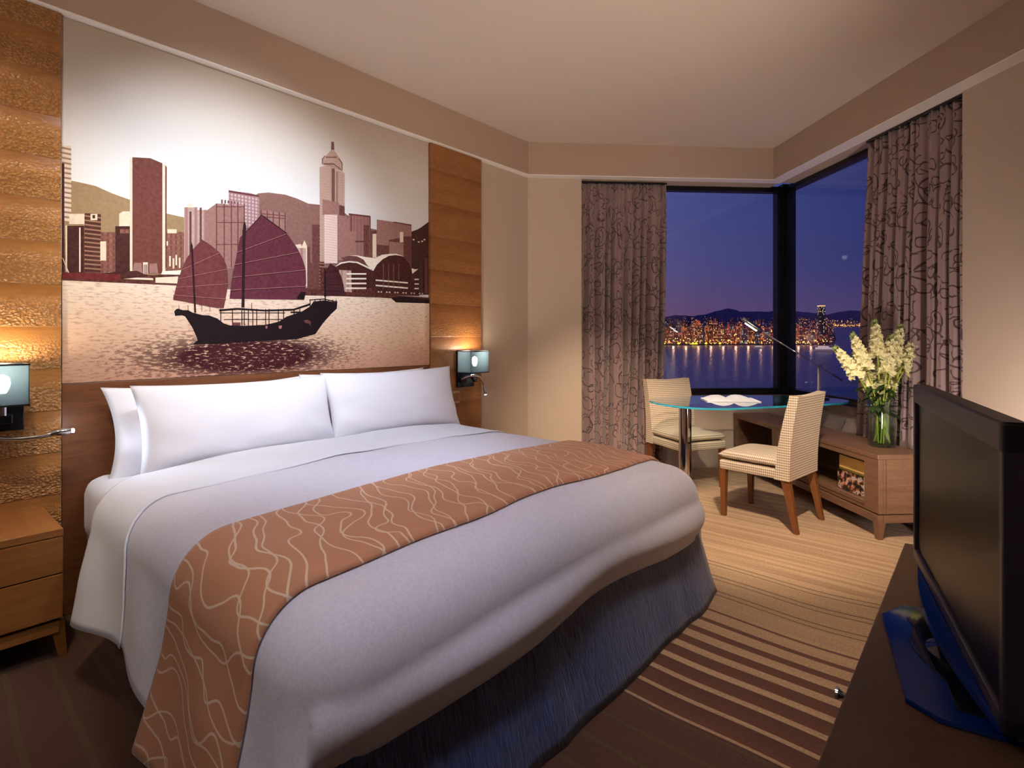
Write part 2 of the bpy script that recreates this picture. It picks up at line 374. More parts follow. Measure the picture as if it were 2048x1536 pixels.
lowy = mth(nt, 'LESS_THAN', yy, 1.70)
base = mixc(nt, fst, rgb(196, 162, 124), rgb(150, 112, 80))
base = mixc(nt, mth(nt, 'MULTIPLY', pair, 0.75), base, rgb(84, 54, 34))
dk = mixc(nt, mth(nt, 'FRACT', mth(nt, 'MULTIPLY', yy, 9.3)), rgb(112, 66, 42), rgb(88, 48, 30))
c1 = mixc(nt, st, base, dk)
line2 = mth(nt, 'LESS_THAN', mth(nt, 'FRACT', mth(nt, 'DIVIDE', yy, 0.13)), 0.14)
c2 = mixc(nt, line2, rgb(92, 54, 36), rgb(96, 72, 36))
c3 = mixc(nt, lowy, c1, c2)
c4 = mixc(nt, 0.6, c3, ramp(nt, fib.outputs[0], [(0.3, rgb(130, 122, 114)), (0.7, rgb(255, 255, 255))]), 'MULTIPLY')
nt.links.new(c4, b.inputs['Base Color']); b.inputs['Roughness'].default_value = 0.95
b.inputs['Sheen Weight'].default_value = 0.15
bp = node(nt, 'ShaderNodeBump', {'Height': mth(nt, 'ADD', fib.outputs[0], mth(nt, 'MULTIPLY', st, -0.5)), 'Strength': 0.5, 'Distance': 0.004})
nt.links.new(bp.outputs[0], b.inputs['Normal'])

# ------------------------------------------------------------ room shell.  F(p,q): frame turned 45 deg; window walls are p=const and q=const
def F(p, q): return ((p+q)/R2, (q-p)/R2)
RZ = -PI/4
HS, HC = 2.687, 2.977
def S(name, bm, m, parent=None, **k):
    o = obj(name, bm, m, parent, **k)
    if not parent: o['kind'] = 'structure'
    return o
def FB(*boxes):
    """boxes given in the turned frame"""
    bm = bmesh.new()
    for b_ in boxes: box(bm, *b_)
    return bm
bm = bmesh.new()
room = [(-0.2, -2.6), (3.75, -2.6), (3.75, 3.55), F(-0.78, 5.30), F(-3.02, 5.30), F(-3.02, 2.6), (-0.2, 3.9)]
prism(bm, room, -0.08, 0.0); S('floor', bm, M_carpet)
bm = bmesh.new(); prism(bm, room, HC, HC+0.08); S('ceiling', bm, M_ceil)
bm = bmesh.new(); box(bm, -0.15, -0.001, -2.6, 3.86, 0, HC); S('wall_left', bm, M_wall)
S('wall_back', FB((0, 3.7, -2.75, -2.6, 0, HC)), M_wall)
S('wall_opposite', FB((3.62, 3.75, -2.6, 3.58, 0, HC)), M_wall)
# wall with middle window: pier, low wall, wall above the head
bm = FB((-3.02, -2.722, 2.64, 3.213, 0, HC), (-3.02, -2.864, 3.213, 5.30, 0, 0.69), (-3.02, -2.722, 3.213, 5.088, HS+0.002, HC)); S('wall_middle', bm, M_wall, rz=RZ)
bm = FB((-0.799, 0.16, 5.088, 5.36, 0, HC), (-2.864, -0.799, 5.204, 5.36, 0, 0.69), (-2.722, -0.799, 5.088, 5.36, HS+0.002, HC)); S('wall_right', bm, M_wall, rz=RZ)
# soffit (dropped band around the room)
c1 = (0.06, 3.784); c2 = F(-2.633, 4.978); c3 = F(0.12, 4.978)
so_in = [(0.06, -2.6), c1, c2, c3]
so_out = [(0.0, -2.6), (0.0, 3.85), F(-2.74, 5.10), F(0.12, 5.10)]
bm = bmesh.new()
for i in range(3):
    prism(bm, [so_in[i], so_in[i+1], so_out[i+1], so_out[i]], HS+0.006, HC-0.001)
S('trim_1', bm, M_cove)
bm = bmesh.new()
so_out2 = [(0.0, -2.6), (0.0, 3.85), F(-2.95, 5.29), F(0.12, 5.29)]
for i in range(3):
    prism(bm, [so_in[i], so_in[i+1], so_out[i+1], so_out[i]], HS, HS+0.006)
S('trim_2', bm, M_white)
# windows
g0, g1 = -2.920, 5.261
def window(name, horiz, a0, a1):
    """horiz: True = middle wall (varies in q), False = right wall (varies in p)"""
    zb, zt = 0.69, 2.70
    def bb(u0, u1, d0, d1, z0, z1):
        return (d0, d1, u0, u1, z0, z1) if horiz else (u0, u1, d0, d1, z0, z1)
    s_ = 1 if horiz else -1
    def dd(x0, x1):   # depth towards the room
        g = g0 if horiz else g1
        return tuple(sorted((g+s_*x0, g+s_*x1)))
    fr = S(name, FB(bb(a0, a1, *dd(-0.05, 0.03), zb, 0.752), bb(a0, a1, *dd(-0.05, 0.03), 2.648, zt),
                    bb(a0, a0+0.05, *dd(-0.05, 0.03), 0.752, 2.648), bb(a1-0.05, a1, *dd(-0.05, 0.03), 0.752, 2.648),
                    ), M_black, rz=RZ)
    bm = bmesh.new(); box(bm, *bb(a0+0.05, a1-0.05, *dd(-0.004, 0.004), 0.752, 2.648))
    S(name+'_pane', bm, M_pane, fr).name = 'window_pane'
    return fr
w1 = window('window_1', True, 3.05, 5.215)
w2 = window('window_2', False, -2.875, -0.65)
S('trim_3', FB((-2.99, -2.865, 5.205, 5.33, 0.692, 2.72)), M_black, rz=RZ)      # corner post
M_ledge = wood('ledge_stone', (142, 118, 96), (104, 84, 66), (1, 1), 0.3)
S('trim_4', FB((-2.89, -2.845, 3.22, 5.19, 0.632, 0.692), (-2.845, -0.81, 5.178, 5.23, 0.632, 0.692)), M_ledge, rz=RZ)
S('baseboard_right', FB((-0.795, 0.1, 5.076, 5.088, 0, 0.09)), M_side, rz=RZ)
bm = bmesh.new(); box(bm, 0.0, 0.012, 3.22, 3.84, 0, 0.09); S('baseboard_left', bm, M_side)

# ------------------------------------------------------------ headboard wall: veneer panels, mural, headboard
MY0, MY1 = 0.5327, 2.669
bm = bmesh.new(); box(bm, 0, 0.035, -0.05, MY0, 0, HS-0.002, 0.002)
tag(obj('veneer_wall_panel', bm, M_panel), 'tall hammered wood veneer panel behind the nightstand, left of the harbour mural', 'wall panel')
bm = bmesh.new(); box(bm, 0, 0.035, MY1+0.004, 3.2075, 0, HS-0.002, 0.002)
tag(obj('veneer_wall_panel', bm, M_panel2), 'narrow wood veneer panel right of the harbour mural, carrying the far sconce', 'wall panel')
ZHB = 1.041
bm = bmesh.new(); box(bm, 0.001, 0.020, MY0+0.003, MY1-0.003, 0.0, ZHB-0.002, 0.003)
hb = tag(obj('headboard', bm, M_head), 'low brown wood headboard panel behind the pillows, under the mural', 'headboard')

# --- mural: printed harbour photograph on a flat board
def on_mural(u, v, x=0.012):
    t = (u-1024)/FPX; d = AX + RT*t; s_ = (x-CAMX)/d.x
    return (d.y*s_, CAMZ+(673-v)/FPX*s_)
def m1(x, y): return (100+x/4.3875, 250+y/4.3875)
def m2(x, y): return (480+x/4.3875, 250+y/4.3875)
def m3(x, y): return (300+x/4.8, 420+y/4.8)
def print_mat(name, c, var=6, stripes=None):
    m, nt, b = new_mat('print_'+name); b.inputs['Roughness'].default_value = 0.7; b.inputs['Specular IOR Level'].default_value = 0.2
    tc = node(nt, 'ShaderNodeTexCoord')
    nz = node(nt, 'ShaderNodeTexNoise', {'Vector': tc.outputs['Object'], 'Scale': 60.0, 'Detail': 4.0})
    col = ramp(nt, nz.outputs[0], [(0.3, rgb(*[max(0, v-var) for v in c])), (0.7, rgb(*[min(255, v+var) for v in c]))])
    if stripes:
        s = node(nt, 'ShaderNodeSeparateXYZ', {0: tc.outputs['Object']})
        masks = []
        for axis, per, wid, dc in stripes:
            fr = mth(nt, 'LESS_THAN', mth(nt, 'FRACT', mth(nt, 'DIVIDE', s.outputs[axis], per)), wid)
            col = mixc(nt, fr, col, rgb(*dc))
    nt.links.new(col, b.inputs['Base Color']); return m
PM = []; PMI = {}
def pm(name, c, *a, **k):
    PMI[name] = len(PM); f = 1.0 if name in ('white', 'cream', 'creamlines', 'shaftpink', 'batten', 'hull') else 0.86
    PM.append(print_mat(name, tuple(int(v*f) for v in (c[0], c[1]*0.99, c[2]*0.94)), *a, **k))
# sky of the print: pale with a tan top
m, nt, b = new_mat('print_sky'); b.inputs['Roughness'].default_value = 0.7; b.inputs['Specular IOR Level'].default_value = 0.2
tc = node(nt, 'ShaderNodeTexCoord'); s = node(nt, 'ShaderNodeSeparateXYZ', {0: tc.outputs['Object']})
zf = mth(nt, 'DIVIDE', mth(nt, 'SUBTRACT', s.outputs[2], 1.5), 1.2, clamp=True)
nt.links.new(ramp(nt, zf, [(0, rgb(230, 232, 234)), (0.45, rgb(226, 228, 230)), (0.75, rgb(212, 206, 198)), (1, rgb(182, 166, 148))]), b.inputs['Base Color'])
PMI['sky'] = 0; PM.append(m)
# water of the print: cream with rippling dark flecks, denser under the boat
m, nt, b = new_mat('print_water'); b.inputs['Roughness'].default_value = 0.7; b.inputs['Specular IOR Level'].default_value = 0.2
tc = node(nt, 'ShaderNodeTexCoord')
mp = node(nt, 'ShaderNodeMapping', {'Vector': tc.outputs['Object'], 'Scale': (1, 26, 110)})
n1 = node(nt, 'ShaderNodeTexNoise', {'Vector': mp.outputs[0], 'Scale': 1.0, 'Detail': 4.0, 'Roughness': 0.65})
bc = on_mural(500, 712)
dv = node(nt, 'ShaderNodeVectorMath', {0: tc.outputs['Object'], 1: (0.012, bc[0], bc[1])}, operation='SUBTRACT')
dm = node(nt, 'ShaderNodeVectorMath', {0: dv.outputs[0], 1: (0, 1.15, 5.2)}, operation='MULTIPLY')
dl = node(nt, 'ShaderNodeVectorMath', {0: dm.outputs[0]}, operation='LENGTH').outputs['Value']
near = ramp(nt, dl, [(0.40, (1, 1, 1, 1)), (1.0, (0, 0, 0, 1))])
s = node(nt, 'ShaderNodeSeparateXYZ', {0: tc.outputs['Object']})
zl = ramp(nt, mth(nt, 'DIVIDE', mth(nt, 'SUBTRACT', s.outputs[2], 1.04), 0.6, clamp=True), [(0, rgb(196, 148, 122)), (0.35, rgb(212, 178, 150)), (1, rgb(236, 226, 208))])
f1 = ramp(nt, n1.outputs[0], [(0.50, (0, 0, 0, 1)), (0.66, (1, 1, 1, 1))])
wc = mixc(nt, mth(nt, 'MULTIPLY', f1, 0.55), zl, rgb(150, 92, 76))
f2 = mth(nt, 'MULTIPLY', ramp(nt, mth(nt, 'ADD', n1.outputs[0], mth(nt, 'MULTIPLY', near, 0.20)), [(0.58, (0, 0, 0, 1)), (0.63, (1, 1, 1, 1))]), near)
nt.links.new(mixc(nt, f2, wc, rgb(62, 20, 26)), b.inputs['Base Color'])
PMI['water'] = 1; PM.append(m)
pm('hilltan', (178, 150, 118)); pm('hill', (156, 116, 112)); pm('hillmid', (164, 126, 112)); pm('hilldark', (84, 52, 48))
pm('cream', (222, 210, 196)); pm('creamlines', (216, 204, 192), 5, [(2, 0.022, 0.4, (150, 120, 104))])
pm('tower', (124, 70, 64), 8); pm('dark', (78, 38, 36), 10); pm('darklines', (92, 50, 44), 8, [(2, 0.02, 0.35, (150, 112, 90))])
pm('brown', (142, 100, 82), 22); pm('brownlines', (150, 106, 92), 16, [(1, 0.022, 0.4, (116, 66, 60)), (2, 0.03, 0.3, (128, 84, 74))])
pm('pale', (206, 182, 176), 8, [(1, 0.045, 0.3, (160, 118, 116))]); pm('palegrid', (222, 208, 208), 4, [(1, 0.019, 0.4, (160, 116, 126)), (2, 0.019, 0.35, (160, 116, 126))])
pm('mauve', (176, 132, 130), 8); pm('frame', (116, 64, 68), 6); pm('shaft', (206, 178, 168), 6, [(2, 0.016, 0.3, (188, 156, 150))])
pm('shaftpink', (224, 202, 202), 4, [(2, 0.016, 0.3, (206, 180, 180))]); pm('mauvelines', (170, 128, 128), 6, [(1, 0.026, 0.35, (140, 92, 94))])
pm('mauvedark', (118, 72, 72), 10); pm('sail', (108, 48, 66), 8); pm('sail2', (122, 62, 66), 8); pm('sail3', (74, 32, 40), 8)
pm('mast', (46, 22, 28), 4); pm('batten', (160, 110, 112), 6); pm('hull', (24, 10, 13), 4); pm('white', (232, 226, 222), 5)
pm('stripdark', (136, 92, 92), 6); pm('shore', (96, 48, 42), 20); pm('red', (120, 42, 44), 10)
bm = bmesh.new(); lvl = [0]
def P(mat, pts, conv=None):
    lvl[0] += 1; x = 0.012 + lvl[0]*0.00006
    vs = []
    for a in pts:
        u, v = conv(*a) if conv else a
        u = min(max(u, 123.6), 857.6)
        y, z = on_mural(u, v)
        vs.append(bm.verts.new((x, min(max(y, MY0), MY1), min(max(z, ZHB), HS-0.004))))
    f_ = bm.faces.new(vs)
    f_.material_index = PMI[mat]
    f_.normal_update()
    if f_.normal.x < 0: f_.normal_flip()
def Rr(mat, x0, y0, x1, y1, conv=None): P(mat, [(x0, y0), (x1, y0), (x1, y1), (x0, y1)], conv)
# board
y0, y1, z0, z1 = MY0, MY1, ZHB, HS-0.004
fb = box(bm, 0.001, 0.012, y0, y1, z0, z1)
Rr('sky', 123, 20, 858, 600)
P('hilltan', [(185, 488), (300, 512), (400, 535), (550, 602), (690, 652), (900, 720), (1015, 775), (1175, 810), (1300, 850), (1300, 1330), (100, 1330), (100, 500)], m1)
P('hill', [(-300, 780), (0, 700), (160, 600), (250, 592), (400, 612), (500, 645), (600, 690), (700, 700), (900, 760), (1100, 900), (1655, 1000), (1655, 1480), (-300, 1480)], m2)
P('hilldark', [(1440, 960), (1560, 915), (1600, 890), (1660, 850), (1660, 1490), (1440, 1490)], m2)
for k, (a, b_) in enumerate(((1515, 1000), (1560, 1020), (1590, 1015), (1610, 1000))): Rr('cream', a, b_, a+16, b_+12, m2)
# left part of the city
Rr('brown', 100, 1000, 700, 1340, m1)
Rr('creamlines', 100, 182, 186, 860, m1); Rr('dark', 100, 335, 126, 1290, m1)
Rr('cream', 168, 780, 305, 870, m1); Rr('dark', 148, 885, 300, 1300, m1); Rr('cream', 136, 880, 150, 1290, m1); Rr('cream', 255, 900, 268, 1290, m1)
Rr('darklines', 302, 775, 446, 1300, m1); Rr('cream', 355, 780, 415, 835, m1); Rr('dark', 372, 790, 396, 820, m1)
Rr('brownlines', 446, 940, 572, 1300, m1); Rr('cream', 441, 1022, 492, 1190, m1)
P('cream', [(606, 780), (640, 758), (700, 758), (700, 890), (606, 890)], m1); Rr('dark', 572, 888, 700, 1300, m1); Rr('brownlines', 612, 915, 695, 950, m1)
Rr('brownlines', 1018, 940, 1176, 1280, m1); Rr('cream', 1030, 915, 1110, 950, m1); Rr('cream', 1022, 1020, 1034, 1060, m1)
for q in ((1045, 1150), (1075, 1170), (1100, 1140), (1130, 1165)): Rr('cream', q[0], q[1], q[0]+14, q[1]+90, m1)
# tall slab tower
Rr('cream', 700, 292, 724, 1300, m1)
P('tower', [(722, 283), (880, 292), (985, 336), (985, 1305), (722, 1300)], m1)
P('cream', [(985, 338), (1010, 352), (1010, 1290), (985, 1300)], m1); P('frame', [(1010, 350), (1024, 372), (1020, 1250), (1010, 1262)], m1)
P('mauve', [(735, 1210), (800, 1210), (812, 1300), (720, 1300)], m1); P('mauve', [(870, 1215), (935, 1215), (950, 1305), (870, 1300)], m1); Rr('cream', 815, 1205, 858, 1310, m1)
for k in range(3): Rr('dark', 822+k*12, 1225, 828+k*12, 1320, m1)
# pale towers
Rr('pale', 1176, 722, 1292, 1300, m1); Rr('cream', 1205, 690, 1250, 725, m1); Rr('frame', 1222, 760, 1240, 1300, m1)
Rr('pale', 1290, 745, 1372, 1300, m1); Rr('frame', 1312, 725, 1330, 1100, m1)
P('mauve', [(1360, 760), (1460, 688), (1460, 1300), (1360, 1300)], m1)
P('palegrid', [(1565, 575), (1755, 598), (1832, 620), (1832, 900), (1565, 900)], m1); P('frame', [(1565, 572), (1832, 618), (1832, 634), (1565, 590)], m1)
P('mauve', [(1455, 688), (1700, 712), (1700, 1260), (1455, 1260)], m1)
for x in (1455, 1522, 1585, 1642, 1698): Rr('frame', x, 690, x+9, 1250, m1)
for y in (715, 853, 1045): Rr('frame', 1455, y, 1700, y+7, m1)
for k in range(6): Rr('stripdark', 1500+k*28, 655+k*4, 1514+k*28, 690, m1)
P('mauve', [(180, 745), (400, 775), (400, 1000), (180, 1000)], m2)
for x in (178, 232, 285, 338, 388): P('frame', [(x, 745+(x-180)*0.13), (x+9, 746+(x-180)*0.13), (x+9, 960), (x, 960)], m2)
for y in (775, 800): P('frame', [(180, y), (400, y+20), (400, y+27), (180, y+7)], m2)
# small towers between sails
Rr('pale', 500, 1060, 585, 1440, m2); P('cream', [(480, 1052), (530, 1045), (540, 1065), (562, 1012), (585, 1062), (585, 1080), (500, 1080)], m2); Rr('cream', 575, 1080, 586, 1420, m2); Rr('mauvedark', 586, 1070, 612, 1210, m2)
Rr('mauvedark', 586, 1210, 632, 1440, m2)
Rr('mauvedark', 630, 876, 692, 1450, m2); Rr('darklines', 692, 880, 736, 1450, m2)
# central tower with crown
P('shaft', [(696, 372), (760, 352), (820, 372), (915, 428), (915, 800), (696, 800)], m2)
P('stripdark', [(800, 380), (828, 385), (828, 690), (800, 660)], m2); Rr('mauve', 840, 410, 856, 700, m2)
P('shaft', [(722, 345), (722, 300), (745, 272), (760, 262), (800, 218), (816, 214), (850, 262), (868, 290), (890, 330), (890, 400), (822, 368), (760, 348)], m2)
P('stripdark', [(730, 335), (820, 338), (880, 385), (880, 396), (820, 350), (730, 348)], m2); Rr('stripdark', 750, 280, 845, 290, m2)
P('stripdark', [(798, 148), (820, 148), (824, 218), (796, 218)], m2)
P('stripdark', [(716, 345), (714, 300), (740, 268), (745, 272), (722, 302), (724, 345)], m2); P('stripdark', [(862, 300), (888, 340), (888, 400), (894, 402), (896, 335), (866, 292)], m2)
P('mauve', [(720, 652), (865, 682), (865, 792), (720, 790)], m2); P('mauvedark', [(866, 700), (915, 716), (915, 800), (866, 792)], m2)
Rr('shaft', 696, 800, 736, 1200, m2); Rr('shaftpink', 736, 788, 850, 1215, m2); P('mauve', [(850, 790), (925, 800), (985, 930), (1145, 940), (1145, 1170), (850, 1190)], m2)
P('mauvelines', [(950, 785), (1140, 805), (1140, 1165), (1008, 1165), (1008, 930), (950, 930)], m2); P('frame', [(950, 776), (1140, 798), (1140, 812), (950, 790)], m2)
Rr('frame', 968, 790, 976, 938, m2); Rr('frame', 1005, 1016, 1140, 1030, m2); Rr('mauvedark', 1080, 880, 1128, 1165, m2); Rr('frame', 1132, 805, 1142, 1165, m2); Rr('mauve', 925, 820, 950, 930, m2)
Rr('cream', 1156, 955, 1192, 1165, m2); Rr('mauvedark', 1145, 930, 1192, 956, m2); Rr('mauvedark', 1145, 956, 1158, 1170, m2)
P('mauve', [(1196, 830), (1342, 852), (1342, 1145), (1196, 1145)], m2); P('mauvedark', [(1196, 1050), (1300, 1060), (1300, 1150), (1196, 1145)], m2)
P('mauve', [(1342, 852), (1500, 880), (1500, 1290), (1342, 1150)], m2); P('frame', [(1342, 848), (1500, 875), (1500, 885), (1342, 858)], m2)
P('mauvedark', [(1300, 1010), (1400, 990), (1400, 960), (1412, 950), (1412, 1030), (1430, 1030), (1430, 980), (1500, 975), (1500, 1300), (1435, 1180), (1300, 1140)], m2)
P('mauve', [(1305, 1022), (1430, 1035), (1430, 1160), (1305, 1140)], m2); Rr('cream', 1398, 940, 1428, 1030, m2)
# exhibition hall with curved roofs
P('shore', [(700, 1250), (860, 1260), (1570, 1290), (1570, 1500), (560, 1490), (560, 1430), (700, 1440)], m2)
P('mauvedark', [(880, 1168), (950, 1148), (1020, 1152), (1080, 1185), (1105, 1225), (1010, 1205), (920, 1195)], m2)
P('white', [(950, 1148), (1020, 1145), (1090, 1158), (1180, 1170), (1240, 1140), (1320, 1130), (1240, 1165), (1190, 1215), (1160, 1270), (1140, 1262), (1105, 1222), (1078, 1180), (1020, 1152)], m2)
P('dark', [(830, 1250), (880, 1212), (950, 1200), (1020, 1208), (1090, 1240), (1150, 1275), (1150, 1430), (975, 1430), (970, 1280), (870, 1270)], m2)
P('white', [(825, 1248), (875, 1208), (950, 1194), (1030, 1202), (1130, 1250), (1150, 1275), (1090, 1245), (1020, 1212), (950, 1206), (885, 1218)], m2)
P('dark', [(1155, 1280), (1190, 1220), (1240, 1172), (1300, 1140), (1360, 1134), (1430, 1158), (1480, 1215), (1500, 1290), (1520, 1480), (1155, 1450)], m2)
P('white', [(1150, 1275), (1185, 1215), (1238, 1165), (1300, 1133), (1365, 1130), (1435, 1155), (1360, 1142), (1300, 1150), (1245, 1180), (1195, 1228), (1165, 1280)], m2)
P('white', [(1500, 1258), (1535, 1268), (1560, 1262), (1525, 1300), (1505, 1306)], m2); P('dark', [(1510, 1305), (1560, 1262), (1575, 1290), (1575, 1480), (1520, 1480)], m2)
P('pale', [(862, 1272), (970, 1278), (975, 1470), (905, 1470)], m2)
for k in range(4): Rr('white', 930 - k*2, 1300+k*42, 1103, 1314+k*42, m2)
for k in range(2): P('white', [(1185, 1356+k*46), (1468, 1380+k*46), (1468, 1392+k*46), (1185, 1368+k*46)], m2)
for k in range(3): Rr('white', 1525, 1350+k*40, 1562, 1361+k*40, m2)
for k in range(4): Rr('brown', 1250+k*45, 1220, 1255+k*45, 1440, m2)
Rr('hilldark', 1562, 1180, 1600, 1490, m2); Rr('mauvedark', 1612, 1170, 1640, 1480, m2)
for k in range(18): Rr('cream' if k % 3 else 'mast', 1180+k*24, 1458+k, 1192+k*24, 1468+k, m2)
# left quay
P('shore', [(100, 1330), (300, 1290), (540, 1310), (720, 1300), (900, 1320), (1150, 1290), (1180, 1300), (1180, 1420), (700, 1400), (100, 1370)], m1)
P('cream', [(410, 1330), (520, 1290), (540, 1340)], m1); P('cream', [(640, 1330), (760, 1300), (760, 1340), (900, 1345), (900, 1362), (640, 1352)], m1)
P('dark', [(230, 1330), (560, 1290), (760, 1280), (860, 1330), (560, 1360), (230, 1350)], m1); P('white', [(980, 1285), (1145, 1275), (1145, 1315), (970, 1312)], m1); P('cream', [(920, 1340), (1120, 1330), (1110, 1392), (920, 1385)], m1)
P('cream', [(98, 1165), (108, 1165), (176, 1325), (164, 1325)], m1)
# water
P('water', [(123, 561), (346, 571), (615, 590), (858, 600), (858, 775), (123, 775)])
P('shore', [(565, 1462), (900, 1462), (1200, 1490), (1660, 1515), (1660, 1545), (1200, 1512), (565, 1496)], m2)
P('mast', [(780, 596), (800, 592), (858, 600), (858, 607), (790, 605)])
P('red', [(123, 545), (240, 549), (240, 562), (123, 556)])
# boat
P('hull', [(225, 975), (245, 952), (262, 948), (310, 962), (360, 962), (400, 985), (500, 1010), (560, 1012), (640, 1042), (700, 1088), (760, 1108), (900, 1112), (1100, 1102), (1230, 1072), (1300, 1025), (1450, 975), (1530, 925), (1560, 880), (1660, 868), (1790, 888), (1785, 948), (1730, 1000), (1650, 1090), (1580, 1192), (1400, 1240), (1000, 1262), (620, 1285), (400, 1290), (450, 1250), (440, 1220), (400, 1130), (330, 1022), (300, 1012), (235, 1018)], m3)
P('hull', [(655, 955), (830, 940), (1100, 958), (1370, 948), (1530, 895), (1535, 915), (1370, 968), (1100, 975), (830, 960), (660, 975)], m3)
for x in (668, 780, 870, 893, 932, 975, 1012, 1098, 1130, 1220, 1270, 1370, 1425): Rr('hull', x, 950, x+9, 1110, m3)
Rr('hull', 658, 985, 1290, 992, m3); Rr('hull', 700, 1048, 1275, 1055, m3)
for x in (1525, 1570, 1620, 1700, 1740, 1775): Rr('hull', x, 862, x+8, 930, m3)
P('hull', [(1522, 860), (1660, 850), (1790, 880), (1790, 888), (1660, 860), (1522, 868)], m3); Rr('hull', 1340, 975, 1440, 990, m3)
for x in (268, 355, 488, 565, 965): Rr('mast', x, 915 if x < 900 else 890, x+5, 975, m3)
P('frame', [(1465, 1062), (1500, 1052), (1535, 1070), (1530, 1115), (1515, 1090), (1480, 1085)], m3)
Rr('batten', 1100, 1112, 1118, 1138, m3); P('batten', [(1225, 1110), (1260, 1110), (1250, 1140), (1230, 1140)], m3); Rr('frame', 780, 1080, 860, 1108, m3)
P('sail2', [(490, 285), (575, 340), (655, 405), (700, 470), (728, 540), (738, 620), (742, 710), (728, 800), (700, 942), (640, 942), (600, 935), (400, 895), (213, 862), (240, 750), (270, 650), (300, 560), (340, 470), (400, 385)], m3)
P('sail', [(1060, 50), (1130, 100), (1305, 228), (1370, 320), (1425, 405), (1465, 500), (1487, 580), (1490, 700), (1468, 862), (1100, 858), (755, 852), (768, 730), (785, 620), (810, 500), (832, 390), (850, 290), (900, 230), (940, 178)], m3)
P('sail3', [(1720, 512), (1770, 545), (1805, 590), (1830, 650), (1848, 720), (1860, 800), (1838, 822), (1750, 822), (1660, 832), (1655, 700), (1662, 620), (1685, 580)], m3)
def stroke(mat, a, b_, w, conv):
    dx, dy = b_[0]-a[0], b_[1]-a[1]; L = math.hypot(dx, dy); nx, ny = -dy/L*w/2, dx/L*w/2
    P(mat, [(a[0]+nx, a[1]+ny), (b_[0]+nx, b_[1]+ny), (b_[0]-nx, b_[1]-ny), (a[0]-nx, a[1]-ny)], conv)
for a, b_ in (((825, 412), (1305, 232)), ((800, 530), (1425, 408)), ((783, 650), (1487, 578)), ((765, 772), (1490, 735))):
    stroke('mast', (a[0], a[1]+4), (b_[0], b_[1]+4), 7, m3); stroke('batten', (a[0], a[1]-2), (b_[0], b_[1]-2), 5, m3)
for a, b_ in (((298, 576), (658, 414)), ((262, 662), (730, 570)), ((238, 745), (750, 710)), ((215, 818), (722, 856))):
    stroke('mast', (a[0], a[1]+4), (b_[0], b_[1]+4), 5, m3); stroke('batten', a, b_, 5, m3)
for k in range(4): stroke('hull', (1665, 600+k*60), (1810+k*14, 585+k*66), 4, m3)
stroke('mast', (1060, 50), (1305, 228), 8, m3); stroke('mast', (1060, 50), (850, 280), 7, m3)
stroke('mast', (893, 190), (883, 935), 28, m3); P('mast', [(885, 150), (898, 105), (912, 150), (908, 260), (882, 260)], m3)
stroke('mast', (392, 340), (425, 985), 17, m3); P('mast', [(380, 350), (388, 310), (402, 350)], m3)
stroke('hull', (1668, 565), (1672, 875), 12, m3); P('hull', [(1405, 830), (1440, 785), (1485, 790), (1468, 862), (1400, 858)], m3)
me_ob = obj('harbour_mural', bm, PM, uv=False, mods='keep')
tag(me_ob, 'large sepia mural of a sailing junk before a harbour skyline, above the headboard', 'mural')

# ------------------------------------------------------------ bed
BX0, BX1, BY0, BY1 = 0.03, 2.05, 0.60, 2.60
bed = empty('bed', (1.0, 1.6, 0), label='wide hotel bed with white mattress and navy crinkled skirt, against the headboard', cat='bed')
def rel(o, root=bed):
    o.parent = root; o.matrix_parent_inverse = Matrix.Translation(-root.location); return o
bm = bmesh.new(); box(bm, BX0, BX1, BY0, BY1, 0.33, 0.618, 0.075, seg=5)
mt = rel(obj('mattress', bm, M_sheet, smooth=True)); mt['label'] = 'mattress in a white fitted sheet'
bm = bmesh.new(); box(bm, BX0+0.04, BX1-0.03, BY0+0.04, BY1-0.03, 0.06, 0.34, 0.01); rel(obj('bed_base', bm, M_skirt))
# skirt along the three open sides, flaring to the floor
def skirt_path():
    pts = [(BX0+0.02, BY0+0.02), (BX1+0.0, BY0+0.02), (BX1+0.0, BY1), (BX0+0.02, BY1)]
    out = []
    nn = (-1, 0), (0, 1), (1, 0)
    for k in range(3):
        a, b_ = Vector(pts[k]), Vector(pts[k+1]); L = (b_-a).length; n = int(L/0.03)
        nrm = Vector(((b_-a).y, -(b_-a).x)).normalized()
        for i in range(n): out.append((a+(b_-a)*(i/n), nrm, k))
    out.append((Vector(pts[3]), Vector((0, 1)), 2)); return out
SP = skirt_path(); nS = len(SP)-1
def skF(a, t):
    i = round(a*nS); p, n, k = SP[i]; 
    for c in (Vector((BX1, BY0+0.02)), Vector((BX1, BY1))):
        dd_ = (p-c).length
        if dd_ < 0.12:
            n = (n*dd_/0.12 + Vector((1, -1 if c.y < 1 else 1))*(1-dd_/0.12)*0.8)
    fl = (-0.03 if k == 0 else 0.115)*t + 0.004*t*math.sin(i*0.5+2*math.sin(i*0.21)) + 0.010*t*noise.noise((i*0.10, t*2, 0))
    return (p.x+n.x*fl, p.y+n.y*fl, 0.40-(0.398)*t)
bm = bmesh.new(); grid(bm, skF, nS, 10, uvf=lambda a, t: (a*6.0, t*0.4))
o = rel(obj('bed_skirt', bm, M_skirt, smooth=True, uv=False)); o['label'] = 'navy blue crinkled fabric skirt'
sm = o.modifiers.new('thick', 'SOLIDIFY'); sm.thickness = 0.004; sm.offset = 1

